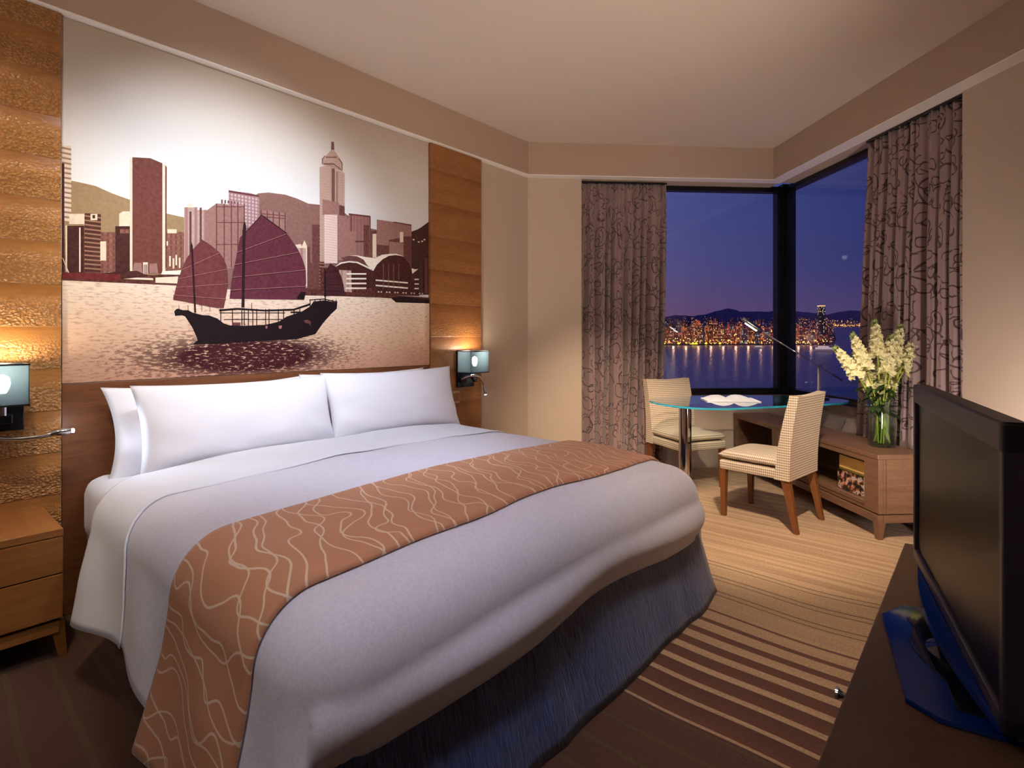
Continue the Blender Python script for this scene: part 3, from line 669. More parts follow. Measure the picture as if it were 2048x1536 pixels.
# duvet: cloth laid over the bed and hanging on three sides
TOP = 0.662
IX0, IX1, IY0, IY1 = 0.0, 1.955, 0.715, 2.485   # flat area, before the cloth rolls over the edge
RB = 0.165
def drape(a, b_, lift=0.0, head=0.5):
    qx = min(a, IX1); qy = min(max(b_, IY0), IY1)
    dx, dy = a-qx, b_-qy
    d = (abs(dx)**3+abs(dy)**3)**(1/3.0)
    w = noise.noise((a*2.1, b_*2.1, 3.1))*0.012 + noise.noise((a*6, b_*6, 1.7))*0.003
    # gentle crown across the bed and fall towards the foot
    cy = (qy-1.6)/0.885; crown = 0.028*(1-cy*cy) - 0.03*max(0, (a-1.5)/0.455)**2*(1 if a < IX1 else 1)
    if a > IX1: crown = 0.028*(1-cy*cy) - 0.03
    z = TOP + crown + w + lift
    if d < 1e-6: return Vector((a, b_, z))
    L = math.hypot(dx, dy); nx, ny = dx/L, dy/L
    foot = abs(nx)
    R_ = RB + lift
    th = min(d/RB, PI/2*0.98)
    off = R_*math.sin(th); z2 = z - R_*(1-math.cos(th))
    rest = d - RB*PI/2*0.98
    if rest > 0:
        s_ = rest
        if foot > 0.7:
            off += 0.035*math.sin(min(1, s_/0.16)*PI) - 0.12*s_*foot
        else:
            off += 0.20*s_ + 0.03*s_*math.sin(a*9+1.0)
        off += (0.022*math.sin(b_*5.5+1.3)*foot + 0.016*math.sin(a*11+b_*3)*(1-foot))*min(1, s_/0.15)
        z2 -= s_*0.985
    return Vector((qx+nx*off, qy+ny*off, z2))
DX0 = 0.46
DLX = IX1 + 0.430; DLY0 = IY0 - 0.545; DLY1 = IY1 + 0.50
def duF(i, j):
    a = DX0 + (DLX-DX0)*i; b_ = DLY0 + (DLY1-DLY0)*j
    # hem of the left side falls lower towards the foot and rises at the head
    # head edge sweeps back down at the left side
    if b_ < IY0:
        k = (IY0-b_)
        a += (1-i)*0.16*min(1, k/0.5)
        b_ -= 0.03*math.sin(a*4.2+0.4)*min(1, k/0.5)
    return drape(a, b_)
bm = bmesh.new(); grid(bm, duF, 120, 130)
dv_ = obj('duvet', bm, M_duvet, smooth=True)
sm = dv_.modifiers.new('thick', 'SOLIDIFY'); sm.thickness = 0.022; sm.offset = -1
tag(dv_, 'white damask duvet spread over the bed, hanging over its sides', 'duvet')
# folded-over band at the head end, with an open edge
def foF(i, j):
    b_ = DLY0-0.005 + (DLY1-DLY0)*j
    aa = 0.455 + 0.40*i
    k = max(0, IY0-b_)
    aa += 0.16*min(1, k/0.5)*(1-0.0*i)
    b2 = b_ - 0.03*math.sin(aa*4.2+0.4)*min(1, k/0.5)
    lift = 0.012*(1-i) + 0.004 + 0.002*math.sin(b_*7+i*3)*(1-i) + (0.005 if i > 0.93 else 0)*abs(math.sin(b_*3.3))**2
    e = 0.012*math.sin(b_*6.1)+0.006*math.sin(b_*17)
    return drape(aa+e*i, b2, lift)
bm = bmesh.new(); grid(bm, foF, 26, 120)
o = obj('duvet_fold', bm, M_sheet, smooth=True); o.parent = dv_
sm = o.modifiers.new('thick', 'SOLIDIFY'); sm.thickness = 0.005; sm.offset = -1
o['label'] = 'turned-back white sheet band'

# runner
def ruF(i, j):
    a = 1.385 + 0.51*i + 0.008*math.sin(j*21); b_ = DLY0-0.09 + (DLY1-DLY0+0.12)*j
    ed = 0.006 if (i < 0.03 or i > 0.97) else 0.0
    return drape(a, b_, 0.010-ed)
bm = bmesh.new(); grid(bm, ruF, 30, 150, uvf=lambda i, j: (0.51*i, 3.0*j))
ru = obj('bed_runner', bm, M_runner, smooth=True, uv=False)
sm = ru.modifiers.new('thick', 'SOLIDIFY'); sm.thickness = 0.007; sm.offset = 1
tag(ru, 'apricot bed runner with wandering cream lines, laid across the white duvet', 'bed runner')

# pillows
def pillow(name, center, W_, H_, T_, tilt, yaw, seed, label, ears=0.06):
    bm = bmesh.new(); n = 40
    rnd = random.Random(seed)
    for side in (1, -1):
        def pf(i, j, side=side):
            u, v = 2*i-1, 2*j-1
            x = W_/2*u*(1-ears*(1-v*v)*abs(u)); y = H_/2*v*(1-ears*1.3*(1-u*u)*abs(v))
            t = max(0, (1-abs(u)**2.6))**0.6*max(0, (1-abs(v)**2.2))**0.62
            low = 1+0.22*(-v)
            w_ = noise.noise((u*2.3+seed, v*2.3, side*1.7))*0.10 + noise.noise((u*5+seed, v*4, side))*0.03
            wr = 0.0
            c_ = max(0, abs(u)-0.55)/0.45
            wr = 0.10*c_*math.sin(v*9+seed+3*u)
            return (x, y, side*T_/2*t*low*(1+w_+wr))
        grid(bm, pf, n, n, flip=(side < 0))
    bmesh.ops.remove_doubles(bm, verts=bm.verts, dist=0.0008)
    o = obj(name, bm, M_pillow, smooth=True)
    # local x -> world y (width), local y -> up, local z -> +x (towards the foot)
    Rm = Matrix(((0, 0, 1), (1, 0, 0), (0, 1, 0))).to_4x4()
    Tm = Matrix.Rotation(tilt, 4, 'Y'); Yw = Matrix.Rotation(yaw, 4, 'Z')
    o.matrix_world = Matrix.Translation(center) @ Yw @ Tm @ Rm
    return tag(o, label, 'pillow', 'white pillows leaning on the headboard')
pillow('pillow', (0.150, 1.14, 0.805), 0.96, 0.44, 0.19, math.radians(-14), 0.0, 1, 'white pillow at the left, half hidden behind the front left pillow', 0.09)
pillow('pillow', (0.150, 2.08, 0.815), 0.94, 0.44, 0.19, math.radians(-14), 0.0, 5, 'white pillow at the right, mostly hidden behind the front right pillow')
pillow('pillow', (0.325, 1.215, 0.820), 0.97, 0.44, 0.20, math.radians(-16), 0.0, 9, 'large white pillow in front on the left half of the bed')
pillow('pillow', (0.325, 2.150, 0.830), 1.00, 0.44, 0.20, math.radians(-16), 0.0, 14, 'large white pillow in front on the right half of the bed, beside the far sconce')

# ------------------------------------------------------------ nightstand
ns = empty('nightstand', (0.236, 0.20, 0), label='oak nightstand with two plain drawer fronts, left of the bed', cat='nightstand')
nx0, nx1, ny0, ny1 = -0.199, 0.2, -0.29, 0.27
bm = bmesh.new(); box(bm, nx0, nx1-0.018, ny0, ny1, 0.165, 0.488, 0.002); box(bm, nx0, nx1, ny0, ny1, 0.478, 0.508, 0.003); obj('cabinet_body', bm, M_night, ns)
for z0, z1 in ((0.165, 0.333), (0.338, 0.476)):
    bm = bmesh.new(); box(bm, nx1-0.018, nx1, ny0+0.001, ny1-0.001, z0, z1, 0.0015); obj('drawer', bm, M_night, ns)
bm = bmesh.new(); box(bm, nx0+0.02, nx1-0.012, ny0+0.01, ny1-0.01, 0.105, 0.152, 0.002); box(bm, nx0+0.03, nx1-0.03, ny0+0.03, ny1-0.03, 0.15, 0.168); obj('base_frame', bm, M_night, ns)
for sx_ in (nx0+0.02, nx1-0.062):
    for sy_, sg in ((ny0+0.0, -1), (ny1-0.04, 1)):
        bm = bmesh.new(); taper(bm, (sx_+0.012, sx_+0.036, sy_+0.012+0.018*sg, sy_+0.038+0.018*sg), (sx_, sx_+0.05, sy_, sy_+0.045), 0.0, 0.152); obj('leg', bm, M_night, ns)

# ------------------------------------------------------------ wall sconces
M_shade = bpy.data.materials.new('smoked_shade'); M_shade.use_nodes = True; nt = M_shade.node_tree; nt.nodes.clear()
out = node(nt, 'ShaderNodeOutputMaterial'); tr = node(nt, 'ShaderNodeBsdfTransparent', {'Color': rgb(190, 202, 208)})
tl = node(nt, 'ShaderNodeBsdfTranslucent', {'Color': rgb(112, 128, 138)}); df = node(nt, 'ShaderNodeBsdfGlossy', {'Color': rgb(90, 100, 108), 'Roughness': 0.35})
mx = node(nt, 'ShaderNodeMixShader', {0: 0.5, 1: tr.outputs[0], 2: tl.outputs[0]}); mx2 = node(nt, 'ShaderNodeMixShader', {0: 0.18, 1: mx.outputs[0], 2: df.outputs[0]})
nt.links.new(mx2.outputs[0], out.inputs[0])
M_bulb = plain('bulb_glow', (255, 255, 255), 0.5, emit=(255, 248, 238), es=24)
M_led = plain('led_glow', (255, 255, 255), 0.5, emit=(225, 238, 255), es=120)
M_dkgloss = plain('dark_gloss', (14, 18, 26), 0.12, spec=0.6)
M_rim = plain('black_rim', (12, 14, 16), 0.4)
def sconce(y, label, arm, led):
    r = empty('wall_sconce', (0.035, y, 0.0), label=label, cat='wall lamp', group='bedside sconces')
    bm = bmesh.new(); box(bm, 0.0, 0.022, -0.075, 0.105, 0.855, 1.14, 0.003); o = obj('wall_plate', bm, M_dkgloss, r)
    bm = bmesh.new(); box(bm, 0.022, 0.10, -0.06, 0.06, 0.895, 0.935, 0.004); obj('arm_bracket', bm, M_dkgloss, r)
    x0, x1, a0, a1, z0, z1 = 0.045, 0.185, -0.10, 0.10, 0.972, 1.140
    bm = bmesh.new(); t_ = 0.003
    for q in ((x0, x1, a0, a0+t_), (x0, x1, a1-t_, a1), (x0, x0+t_, a0+t_, a1-t_), (x1-t_, x1, a0+t_, a1-t_)):
        box(bm, q[0], q[1], q[2], q[3], z0, z1)
    sh = obj('lamp_shade', bm, M_shade, r); sh['label'] = 'smoky translucent square shade'
    bm = bmesh.new()
    for zz in (z0,):
        for q in ((x0-.002, x1+.002, a0-.002, a0+.004), (x0-.002, x1+.002, a1-.004, a1+.002), (x0-.002, x0+.004, a0, a1), (x1-.004, x1+.002, a0, a1)):
            box(bm, q[0], q[1], q[2], q[3], zz-0.001, zz+0.006)
    obj('shade_rim', bm, M_rim, sh)
    bm = bmesh.new(); zz = z1-0.005
    for q in ((x0-.002, x1+.002, a0-.002, a0+.004), (x0-.002, x1+.002, a1-.004, a1+.002), (x0-.002, x0+.004, a0, a1), (x1-.004, x1+.002, a0, a1)):
        box(bm, q[0], q[1], q[2], q[3], zz-0.001, zz+0.006)
    obj('shade_rim', bm, M_rim, sh)
    bm = bmesh.new(); tube(bm, [(0.1, 0.03, 0.93), (0.1, 0.03, 1.02)], 0.012, 10); obj('bulb_holder', bm, M_chrome, r)
    bm = bmesh.new(); tube(bm, [(0.1, 0.03, 1.02), (0.1, 0.03, 1.035), (0.1, 0.03, 1.06), (0.1, 0.03, 1.085), (0.1, 0.03, 1.095)], [0.011, 0.018, 0.024, 0.018, 0.004], 16); obj('bulb', bm, M_bulb, r, smooth=True)
    bm = bmesh.new(); pts = catmull(arm, 8, False); tube(bm, pts, [0.009]*(len(pts)-12)+[0.010, 0.012, 0.014, 0.015, 0.0155, 0.0155, 0.0155, 0.015, 0.014, 0.013, 0.012, 0.011], 12)
    ra = obj('reading_arm', bm, M_chrome, r, smooth=True)
    bm = bmesh.new(); tube(bm, led, 0.007 if led[0][2] > 0.85 else 0.008, 12); obj('led', bm, M_led, ra)
    return r
sconce(0.30, 'left sconce above the nightstand, smoky square shade and straight reading arm with lit tip',
       [(0.07, -0.04, 0.90), (0.10, 0.0, 0.85), (0.11, 0.06, 0.832), (0.12, 0.14, 0.832), (0.12, 0.20, 0.842), (0.12, 0.245, 0.844)], [(0.12, 0.245, 0.844), (0.125, 0.253, 0.844)])
sconce(3.00, 'far sconce right of the bed, smoky square shade with reading arm bent down',
       [(0.07, -0.08, 0.925), (0.13, -0.05, 0.95), (0.15, 0.02, 0.945), (0.15, 0.07, 0.90), (0.15, 0.095, 0.84), (0.15, 0.10, 0.80)], [(0.15, 0.10, 0.80), (0.15, 0.101, 0.798)])
for y_, w_ in ((0.30, 2.6), (3.0, 2.6)):
    point('sconce_lamp', (0.135, y_+0.03, 1.125), w_*1.8, (255, 236, 208), 0.02)
spot('reading_lamp_beam', (0.165, 0.56, 0.844), (0.75, 1.1, 0.72), 5, (215, 228, 255), 90, 1.0, 0.02)

bm = bmesh.new(); box(bm, 0.035, 0.043, 2.885, 2.96, 0.735, 0.83, 0.003)
sw = tag(obj('light_switch', bm, plain('switch_plate', (190, 160, 105), 0.4)), 'small brass coloured switch plate below the far sconce', 'switch')
for k in (0, 1):
    bm = bmesh.new(); box(bm, 0.043, 0.047, 2.893+k*0.031, 2.921+k*0.031, 0.75, 0.815, 0.002); obj('rocker', bm, M_night, sw)

# ------------------------------------------------------------ curtains
def curtain(name, label, horiz, a0, a1, d, flare0, flare1, seed, sgn):
    H = 2.672; nf = 9.5
    def cf(i, j):
        # i along width, j from top (0) to bottom (1)
        w0 = a0 + flare0*j**1.5; w1 = a1 + flare1*j**1.5
        g = i + 0.018*math.sin(i*17+seed)+0.012*math.sin(i*31+seed*2)
        a = w0 + (w1-w0)*i + 0.012*math.sin(j*4+i*20+seed)*j
        amp = 0.018 + 0.046*min(1, j*3)
        ph = 2*PI*nf*g + 0.5*math.sin(j*2.2+seed+i*5)
        f_ = math.sin(ph) + 0.35*math.sin(2*ph+seed+j)
        top = 0.010*math.sin(2*PI*nf*2.6*i)*max(0, 1-j*9)
        lean = 0.035*j**1.6*sgn
        dd_ = d + amp*0.82*f_*0.8 + top + lean
        z = H - (H-0.012)*j
        return (dd_, a, z) if horiz else (a, dd_, z)
    bm = bmesh.new(); W_ = abs(a1-a0)*1.9
    grid(bm, cf, 260, 46, uvf=lambda i, j: (i*W_+seed, (1-j)*2.67))
    o = obj(name, bm, M_curt, smooth=True, uv=False, rz=RZ)
    sm = o.modifiers.new('thick', 'SOLIDIFY'); sm.thickness = 0.003
    tag(o, label, 'curtain')
    bm = bmesh.new(); b_ = (d-0.02, d+0.02, a0, a1, H-0.005, H+0.008) if horiz else (a0, a1, d-0.02, d+0.02, H-0.005, H+0.008)
    box(bm, *b_); obj('curtain_track', bm, M_black, o)
    return o
curtain('curtain', 'mauve curtain with dark curls left of the middle window, behind the rear chair', True, 3.218, 4.03, -2.795, -0.035, -0.045, 1.0, 1)
curtain('curtain', 'mauve curtain with dark curls right of the corner window, behind the flower vase', False, -1.605, -0.803, 5.122, -0.13, 0.0, 4.0, -0.3)

# ------------------------------------------------------------ sideboard (turned frame, along the right wall)
sb = empty('sideboard', (*F(-1.9, 4.88), 0), RZ, 'long low walnut sideboard under the right window with open shelves', 'sideboard')
def L(p0, p1, q0, q1, z0, z1, *a): return (p0+1.9, p1+1.9, q0-4.88, q1-4.88, z0, z1)+a
Q0, Q1 = 4.702, 5.045; PN, PF = -0.969, -2.835
bm = bmesh.new()
for a in ((-2.14, PN), (PF, -2.144)): box(bm, *L(a[0], a[1], Q0-0.004, Q1, 0.494, 0.524, 0.003))
obj('tabletop', bm, M_side, sb)['label'] = 'dark walnut top in two lengths'
bm = bmesh.new(); box(bm, *L(PF+0.005, PN-0.004, Q1-0.015, Q1, 0.14, 0.494)); obj('back_panel', bm, M_side, sb)
bm = bmesh.new(); box(bm, *L(PF+0.005, PN-0.004, Q0+0.004, Q1-0.015, 0.16, 0.205)); obj('bottom_panel', bm, M_side, sb)
bm = bmesh.new()
box(bm, *L(PN-0.125, PN-0.03, Q0, Q0+0.02, 0.16, 0.494, 0.001)); box(bm, *L(PN-0.03, PN, Q0, Q0+0.03, 0.16, 0.494, 0.002))
box(bm, *L(-2.17, -2.08, Q0, Q0+0.02, 0.16, 0.494, 0.001)); box(bm, *L(-2.08, PN-0.125, Q0, Q0+0.02, 0.462, 0.494, 0.001)); box(bm, *L(PF+0.03, -2.17, Q0, Q0+0.02, 0.48, 0.494, 0.001))
box(bm, *L(PF, PF+0.03, Q0, Q0+0.03, 0.16, 0.494, 0.001)); box(bm, *L(-2.08, PN-0.125, Q0, Q0+0.02, 0.185, 0.208, 0.001))
obj('front_frame', bm, M_side, sb)
for p_, nm in ((PN-0.022, 1), (PF+0.004, 0), (-2.155, 0), (PN-0.13, 0)):
    bm = bmesh.new(); box(bm, *L(p_, p_+0.016, Q0+0.024, Q1-0.016, 0.165, 0.494)); obj('side_panel', bm, M_side, sb)
bm = bmesh.new()
box(bm, *L(PN-0.006, PN, Q0+0.052, Q1, 0.16, 0.494, 0.001)); box(bm, *L(PN-0.006, PN, Q0+0.03, Q0+0.047, 0.16, 0.494)); obj('end_panel', bm, M_side, sb)
bm = bmesh.new(); box(bm, *L(PF, PN, Q0-0.006, Q0+0.03, 0.105, 0.152, 0.002)); box(bm, *L(PN-0.03, PN+0.004, Q0+0.03, Q1, 0.105, 0.152, 0.002)); box(bm, *L(PF, PN, Q1-0.03, Q1, 0.105, 0.152, 0.002)); box(bm, *L(PF, PF+0.03, Q0+0.03, Q1-0.03, 0.105, 0.152, 0.002))
box(bm, *L(PF+0.02, PN-0.02, Q0+0.02, Q1-0.02, 0.150, 0.162)); obj('base_frame', bm, M_side, sb)
for p_ in (PN, -1.9, PF+0.05):
    for q_ in (Q0, Q1-0.05):
        bm = bmesh.new(); a = L(p_-0.045, p_, q_, q_+0.045, 0, 0)
        s2 = 0.006
        taper(bm, (a[0]+0.014, a[1]-0.004, a[2]+0.002, a[3]-0.016), (a[0], a[1]+0.003, a[2]-0.004, a[3]), 0.0, 0.107); obj('leg', bm, M_side, sb)
bm = bmesh.new(); box(bm, *L(-2.075, PN-0.13, Q0+0.03, Q1-0.02, 0.343, 0.349)); o = obj('glass_shelf', bm, M_shelf, sb)

# things on the shelves
M_gold = wood('folder_straw', (226, 188, 108), (200, 156, 80), (3, 3), 0.5)
fo = empty('folder', (*F(-1.285, 4.77), 0.3505), RZ, 'straw coloured folder standing on the glass shelf of the sideboard', 'folder')
bm = bmesh.new(); box(bm, -0.125, 0.125, -0.012, 0.0, 0, 0.085, 0.001); obj('cover', bm, M_gold, fo)
bm = bmesh.new(); box(bm, -0.123, 0.123, 0.0, 0.012, 0.001, 0.083); obj('pages', bm, M_white, fo)
m, nt, b = new_mat('magazine_cover'); M_mag = m
tc = node(nt, 'ShaderNodeTexCoord'); vo = node(nt, 'ShaderNodeTexNoise', {'Vector': tc.outputs['Object'], 'Scale': 26.0, 'Detail': 3.0})
nt.links.new(ramp(nt, vo.outputs[0], [(0.34, rgb(24, 20, 22)), (0.48, rgb(58, 46, 46)), (0.56, rgb(196, 120, 66)), (0.60, rgb(190, 190, 200)), (0.68, rgb(150, 150, 165)), (0.75, rgb(30, 26, 30))]), b.inputs['Base Color']); b.inputs['Roughness'].default_value = 0.25
mg = empty('magazine', (*F(-1.285, 4.75), 0.2085), RZ, 'glossy dark magazine with a photo cover standing under the glass shelf', 'magazine')
bm = bmesh.new(); box(bm, -0.125, 0.125, -0.004, 0.0, 0, 0.128); obj('cover', bm, M_mag, mg)
bm = bmesh.new(); box(bm, -0.123, 0.123, 0.0, 0.006, 0.001, 0.126); obj('pages', bm, M_white, mg)
bm = bmesh.new()
pw = catmull([(*F(-1.0, 4.99), 0.53), (*F(-0.98, 5.0), 0.545), (*F(-1.03, 5.02), 0.532), (*F(-1.07, 5.0), 0.534), (*F(-1.12, 5.02), 0.53)], 6, False)
tube(bm, pw, 0.0035, 8); tag(obj('power_cord', bm, M_steel, smooth=True), 'short loop of cord lying on the sideboard behind the vase', 'cord')

# ------------------------------------------------------------ glass desk
TZ = 0.745
outl = [(1.087, 4.134), (1.13, 3.98), (1.28, 3.86), (1.46, 3.80), (1.609, 3.815), (1.75, 3.91), (1.88, 4.09), (1.978, 4.264), (2.08, 4.43), (2.2, 4.61), (2.31, 4.82), (2.32, 5.0), (2.24, 5.10), (2.06, 5.11), (1.86, 5.07), (1.62, 4.93), (1.40, 4.72), (1.24, 4.52), (1.12, 4.32)]
pts = [(p.x, p.y) for p in catmull([(x, y, 0) for x, y in outl], 5)]
dk = empty('glass_desk', (1.6, 4.4, 0), label='kidney-shaped clear glass desk on a fat chrome column, by the corner window', cat='desk')
bm = bmesh.new(); fs = prism(bm, [(x-1.6, y-4.4) for x, y in pts], TZ-0.014, TZ, 0)
for f_ in fs[2:]: f_.material_index = 1
obj('tabletop', bm, [M_table, M_tedge], dk)['label'] = 'clear glass top with teal edge'
bm = bmesh.new(); tube(bm, [(1.42-1.6, 3.985-4.4, 0), (1.42-1.6, 3.985-4.4, TZ-0.02)], 0.046, 32, cap=True); o = obj('leg', bm, M_chrome, dk, smooth=True, autos=40); o['label'] = 'fat chrome column'
bm = bmesh.new(); tube(bm, [(1.42-1.6, 3.985-4.4, TZ-0.022), (1.42-1.6, 3.985-4.4, TZ-0.0145)], 0.06, 32); obj('fixing_plate', bm, M_steel, dk, smooth=True, autos=40)
rx, ry = 2.118-1.6, 4.955-4.4
bm = bmesh.new(); tube(bm, [(rx, ry, 0.533), (rx, ry, TZ-0.0145)], 0.012, 16); o = obj('support_rod', bm, M_dkgloss, dk, smooth=True, autos=40)
bm = bmesh.new(); tube(bm, [(rx, ry, 0.524), (rx, ry, 0.533)], 0.04, 20); obj('rod_flange', bm, M_chrome, dk, smooth=True, autos=40)

# open book on the desk
def pagef(side, top):
    def f_(i, j):
        x = side*i*0.20; z = 0.006 + 0.030*math.sin(min(1, i*1.15)*PI)**0.8*(1-i*0.35) * (1 if top else 0)
        if side < 0: z *= 0.9
        return (x, (j-0.5)*0.27 + side*i*0.01, z if top else 0.001)
    return f_
bk = empty('open_book', (1.60, 4.42, TZ+0.0005), math.radians(40.87-8), 'open book with white pages lying on the glass desk', 'book')
M_page = plain('book_paper', (222, 222, 230), 0.6)
for sd in (1, -1):
    bm = bmesh.new(); A = grid(bm, pagef(sd, True), 16, 4, flip=sd < 0); B = grid(bm, pagef(sd, False), 16, 4, flip=sd > 0)
    for i in range(16):
        for j in (0, 4): bm.faces.new((A[i][j], A[i+1][j], B[i+1][j], B[i][j]))
    for j in range(4): bm.faces.new((A[16][j], A[16][j+1], B[16][j+1], B[16][j]))
    obj('pages', bm, M_page, bk, smooth=True, autos=50)

# desk lamp
LX, LY = 2.11, 5.00
ld = empty('desk_lamp', (LX, LY, TZ), YAW, 'slim chrome counterweight desk lamp with long tilted arm on the glass desk', 'lamp')
bm = bmesh.new(); tube(bm, [(0, 0, 0.0003), (0, 0, 0.012), (0, 0, 0.016)], [0.075, 0.075, 0.02], 32); obj('base', bm, M_dkgloss, ld, smooth=True, autos=40)
bm = bmesh.new(); tube(bm, [(0, 0, 0.014), (0, 0, 0.25)], 0.014, 16); tube(bm, [(0.0, 0, 0.245), (0.0, 0, 0.27)], 0.010, 16); obj('pole', bm, M_chrome, ld, smooth=True, autos=40)
slope = (758-645)/(1682-1495.0); kx = 4.47/FPX
def ap(u): return ((u-1640)*kx, -0.016, 0.262-(u-1640)*kx*slope*1.0+0.0)
bm = bmesh.new(); tube(bm, [ap(1524), ap(1680)], 0.0055, 10); ar = obj('arm', bm, M_chrome, ld, smooth=True)
bm = bmesh.new(); tube(bm, [(0, -0.032, 0.262), (0, 0.012, 0.262)], 0.015, 16); obj('pivot', bm, M_steel, ar, smooth=True, autos=40)
bm = bmesh.new(); tube(bm, [ap(1665), ap(1684)], 0.009, 10); obj('counterweight', bm, M_steel, ar, smooth=True, autos=40)
a, b_ = Vector(ap(1526)), Vector(ap(1486))+Vector((0, 0, 0.012))
bm = bmesh.new(); tube(bm, [a, a.lerp(b_, .2), a.lerp(b_, .8), b_], [0.008, 0.02, 0.022, 0.014], 14); hd = obj('lamp_head', bm, M_steel, ar, smooth=True)
bm = bmesh.new(); dn = Vector((0, -0.0, -0.021)); tube(bm, [a.lerp(b_, .3)+dn, a.lerp(b_, .85)+dn], 0.008, 10); obj('bulb', bm, M_bulb, hd)
spot('desk_lamp_light', (LX+math.cos(YAW)*-0.57, LY+math.sin(YAW)*-0.57, 1.28), (1.5, 4.5, 0.7), 5, (255, 240, 220), 110, 0.8, 0.02)

# ------------------------------------------------------------ chairs
def chair(loc, rz, label):
    r = empty('dining_chair', (loc[0], loc[1], 0), rz, label, 'chair', 'woven upholstered chairs at the glass desk')
    w = 0.225
    # seat frame
    bm = bmesh.new(); box(bm, -0.20, 0.235, -w, w, 0.325, 0.392, 0.014, seg=3); obj('seat_frame', bm, M_weave, r)
    # cushion, domed and waisted
    bm = bmesh.new()
    def cf(side):
        def f_(i, j):
            u, v = 2*i-1, 2*j-1
            e = (max(0, 1-u**6)*max(0, 1-v**6))**0.45
            x = 0.02 + 0.225*u; y = (w+0.004)*v
            z = 0.425 + (0.034*e + 0.014*(1-u*u)*(1-v*v) if side > 0 else -0.031*e)
            return (x, y, z)
        return f_
    grid(bm, cf(1), 24, 24); grid(bm, cf(-1), 24, 24, flip=True); bmesh.ops.remove_doubles(bm, verts=bm.verts, dist=0.0006)
    obj('seat_cushion', bm, M_weave, r, smooth=True)
    # backrest: thick at the seat, thinner and curved back at the top, scooped upper edge
    bm = bmesh.new()
    n = 10; m_ = 8; rings = []
    for i in range(n+1):
        t = i/n; ring = []
        for k in range(m_+1):
            s_ = 2*k/m_-1
            z = 0.325 + (0.54)*t
            if t > 0.9: z += 0.0
            zz = z + (0.012*s_*s_ if i == n else 0)
            cx = -0.195 - 0.02*t - 0.055*t*t
            ring.append((cx, s_*(w+0.006)*(1-0.02*t), zz, 0.048*(1-0.42*t)))
        rings.append(ring)
    Vf = [[bm.verts.new((c[0]+c[3], c[1], c[2])) for c in ring] for ring in rings]
    Vb = [[bm.verts.new((c[0]-c[3], c[1], c[2])) for c in ring] for ring in rings]
    for i in range(n):
        for k in range(m_):
            bm.faces.new((Vf[i][k], Vf[i][k+1], Vf[i+1][k+1], Vf[i+1][k])); bm.faces.new((Vb[i][k+1], Vb[i][k], Vb[i+1][k], Vb[i+1][k+1]))
        for k in (0, m_):
            q = (Vf[i][k], Vf[i+1][k], Vb[i+1][k], Vb[i][k]); bm.faces.new(q)
    for k in range(m_):
        bm.faces.new((Vf[n][k], Vf[n][k+1], Vb[n][k+1], Vb[n][k])); bm.faces.new((Vb[0][k], Vb[0][k+1], Vf[0][k+1], Vf[0][k]))
    es = [e for e in bm.edges if len(e.link_faces) == 2 and e.calc_face_angle(0) > 0.9]
    bmesh.ops.recalc_face_normals(bm, faces=bm.faces)
    bmesh.ops.bevel(bm, geom=es, offset=0.012, segments=3, affect='EDGES', profile=0.5)
    obj('backrest', bm, M_weave, r, smooth=True, autos=35)
    for sy in (-1, 1):
        y = sy*(w-0.024)
        bm = bmesh.new(); taper(bm, (0.195, 0.222, y-0.014, y+0.014), (0.19, 0.232, y-0.021, y+0.021), 0, 0.33); obj('leg', bm, M_leg, r)
        bm = bmesh.new(); taper(bm, (-0.292, -0.264, y-0.014+0.008*sy, y+0.014+0.008*sy), (-0.235, -0.185, y-0.022, y+0.022), 0, 0.33); obj('leg', bm, M_leg, r)
    return r
chair((1.985, 4.045), math.radians(172), 'woven cream chair nearest the camera, back turned, in front of the sideboard')
chair((1.20, 4.50), math.atan2(-.48, .87), 'woven cream chair behind the glass desk, in front of the left curtain')

# ------------------------------------------------------------ vase and flowers
VX, VY = 2.615, 4.345; VZ = 0.524
def sq_ring(r, z, n=24, k=3.2):
    out = []
    for i in range(n):
        a = 2*PI*i/n; c, s_ = math.cos(a), math.sin(a)
        f_ = (abs(c)**k+abs(s_)**k)**(-1/k); out.append((r*c*f_, r*s_*f_, z))
    return out
def lathe_sq(bm, prof, k=3.2):
    rings = [[bm.verts.new(p) for p in sq_ring(r, z, k=k)] for r, z in prof]
    for a, b_ in zip(rings, rings[1:]):
        for i in range(24): bm.faces.new((a[i], a[(i+1) % 24], b_[(i+1) % 24], b_[i]))
    return rings
vs_ = empty('flower_vase', (VX, VY, VZ+0.0005), math.radians(35), 'tall clear glass vase half full of water on the sideboard', 'vase')
bm = bmesh.new(); r_ = lathe_sq(bm, [(0.066, 0), (0.070, 0.004), (0.074, 0.15), (0.076, 0.30), (0.072, 0.30), (0.070, 0.15), (0.066, 0.018)]); bm.faces.new(r_[0][::-1]); bm.faces.new(r_[-1])
obj('glass_body', bm, M_vase, vs_, smooth=True, autos=40)
M_water = glassy('vase_water', (222, 232, 205), 1.33, 1.0)
bm = bmesh.new(); r_ = lathe_sq(bm, [(0.064, 0.02), (0.068, 0.14)]); bm.faces.new(r_[0][::-1]); bm.faces.new(r_[-1]); obj('water', bm, M_water, vs_, smooth=True, autos=40)
M_stem = plain('stem_green', (170, 184, 66), 0.5); M_leaf = plain('leaf_green', (44, 72, 28), 0.5); M_petal = plain('petal_cream', (240, 232, 178), 0.6)
M_bud = plain('bud_green', (150, 165, 95), 0.6)
rnd = random.Random(3)
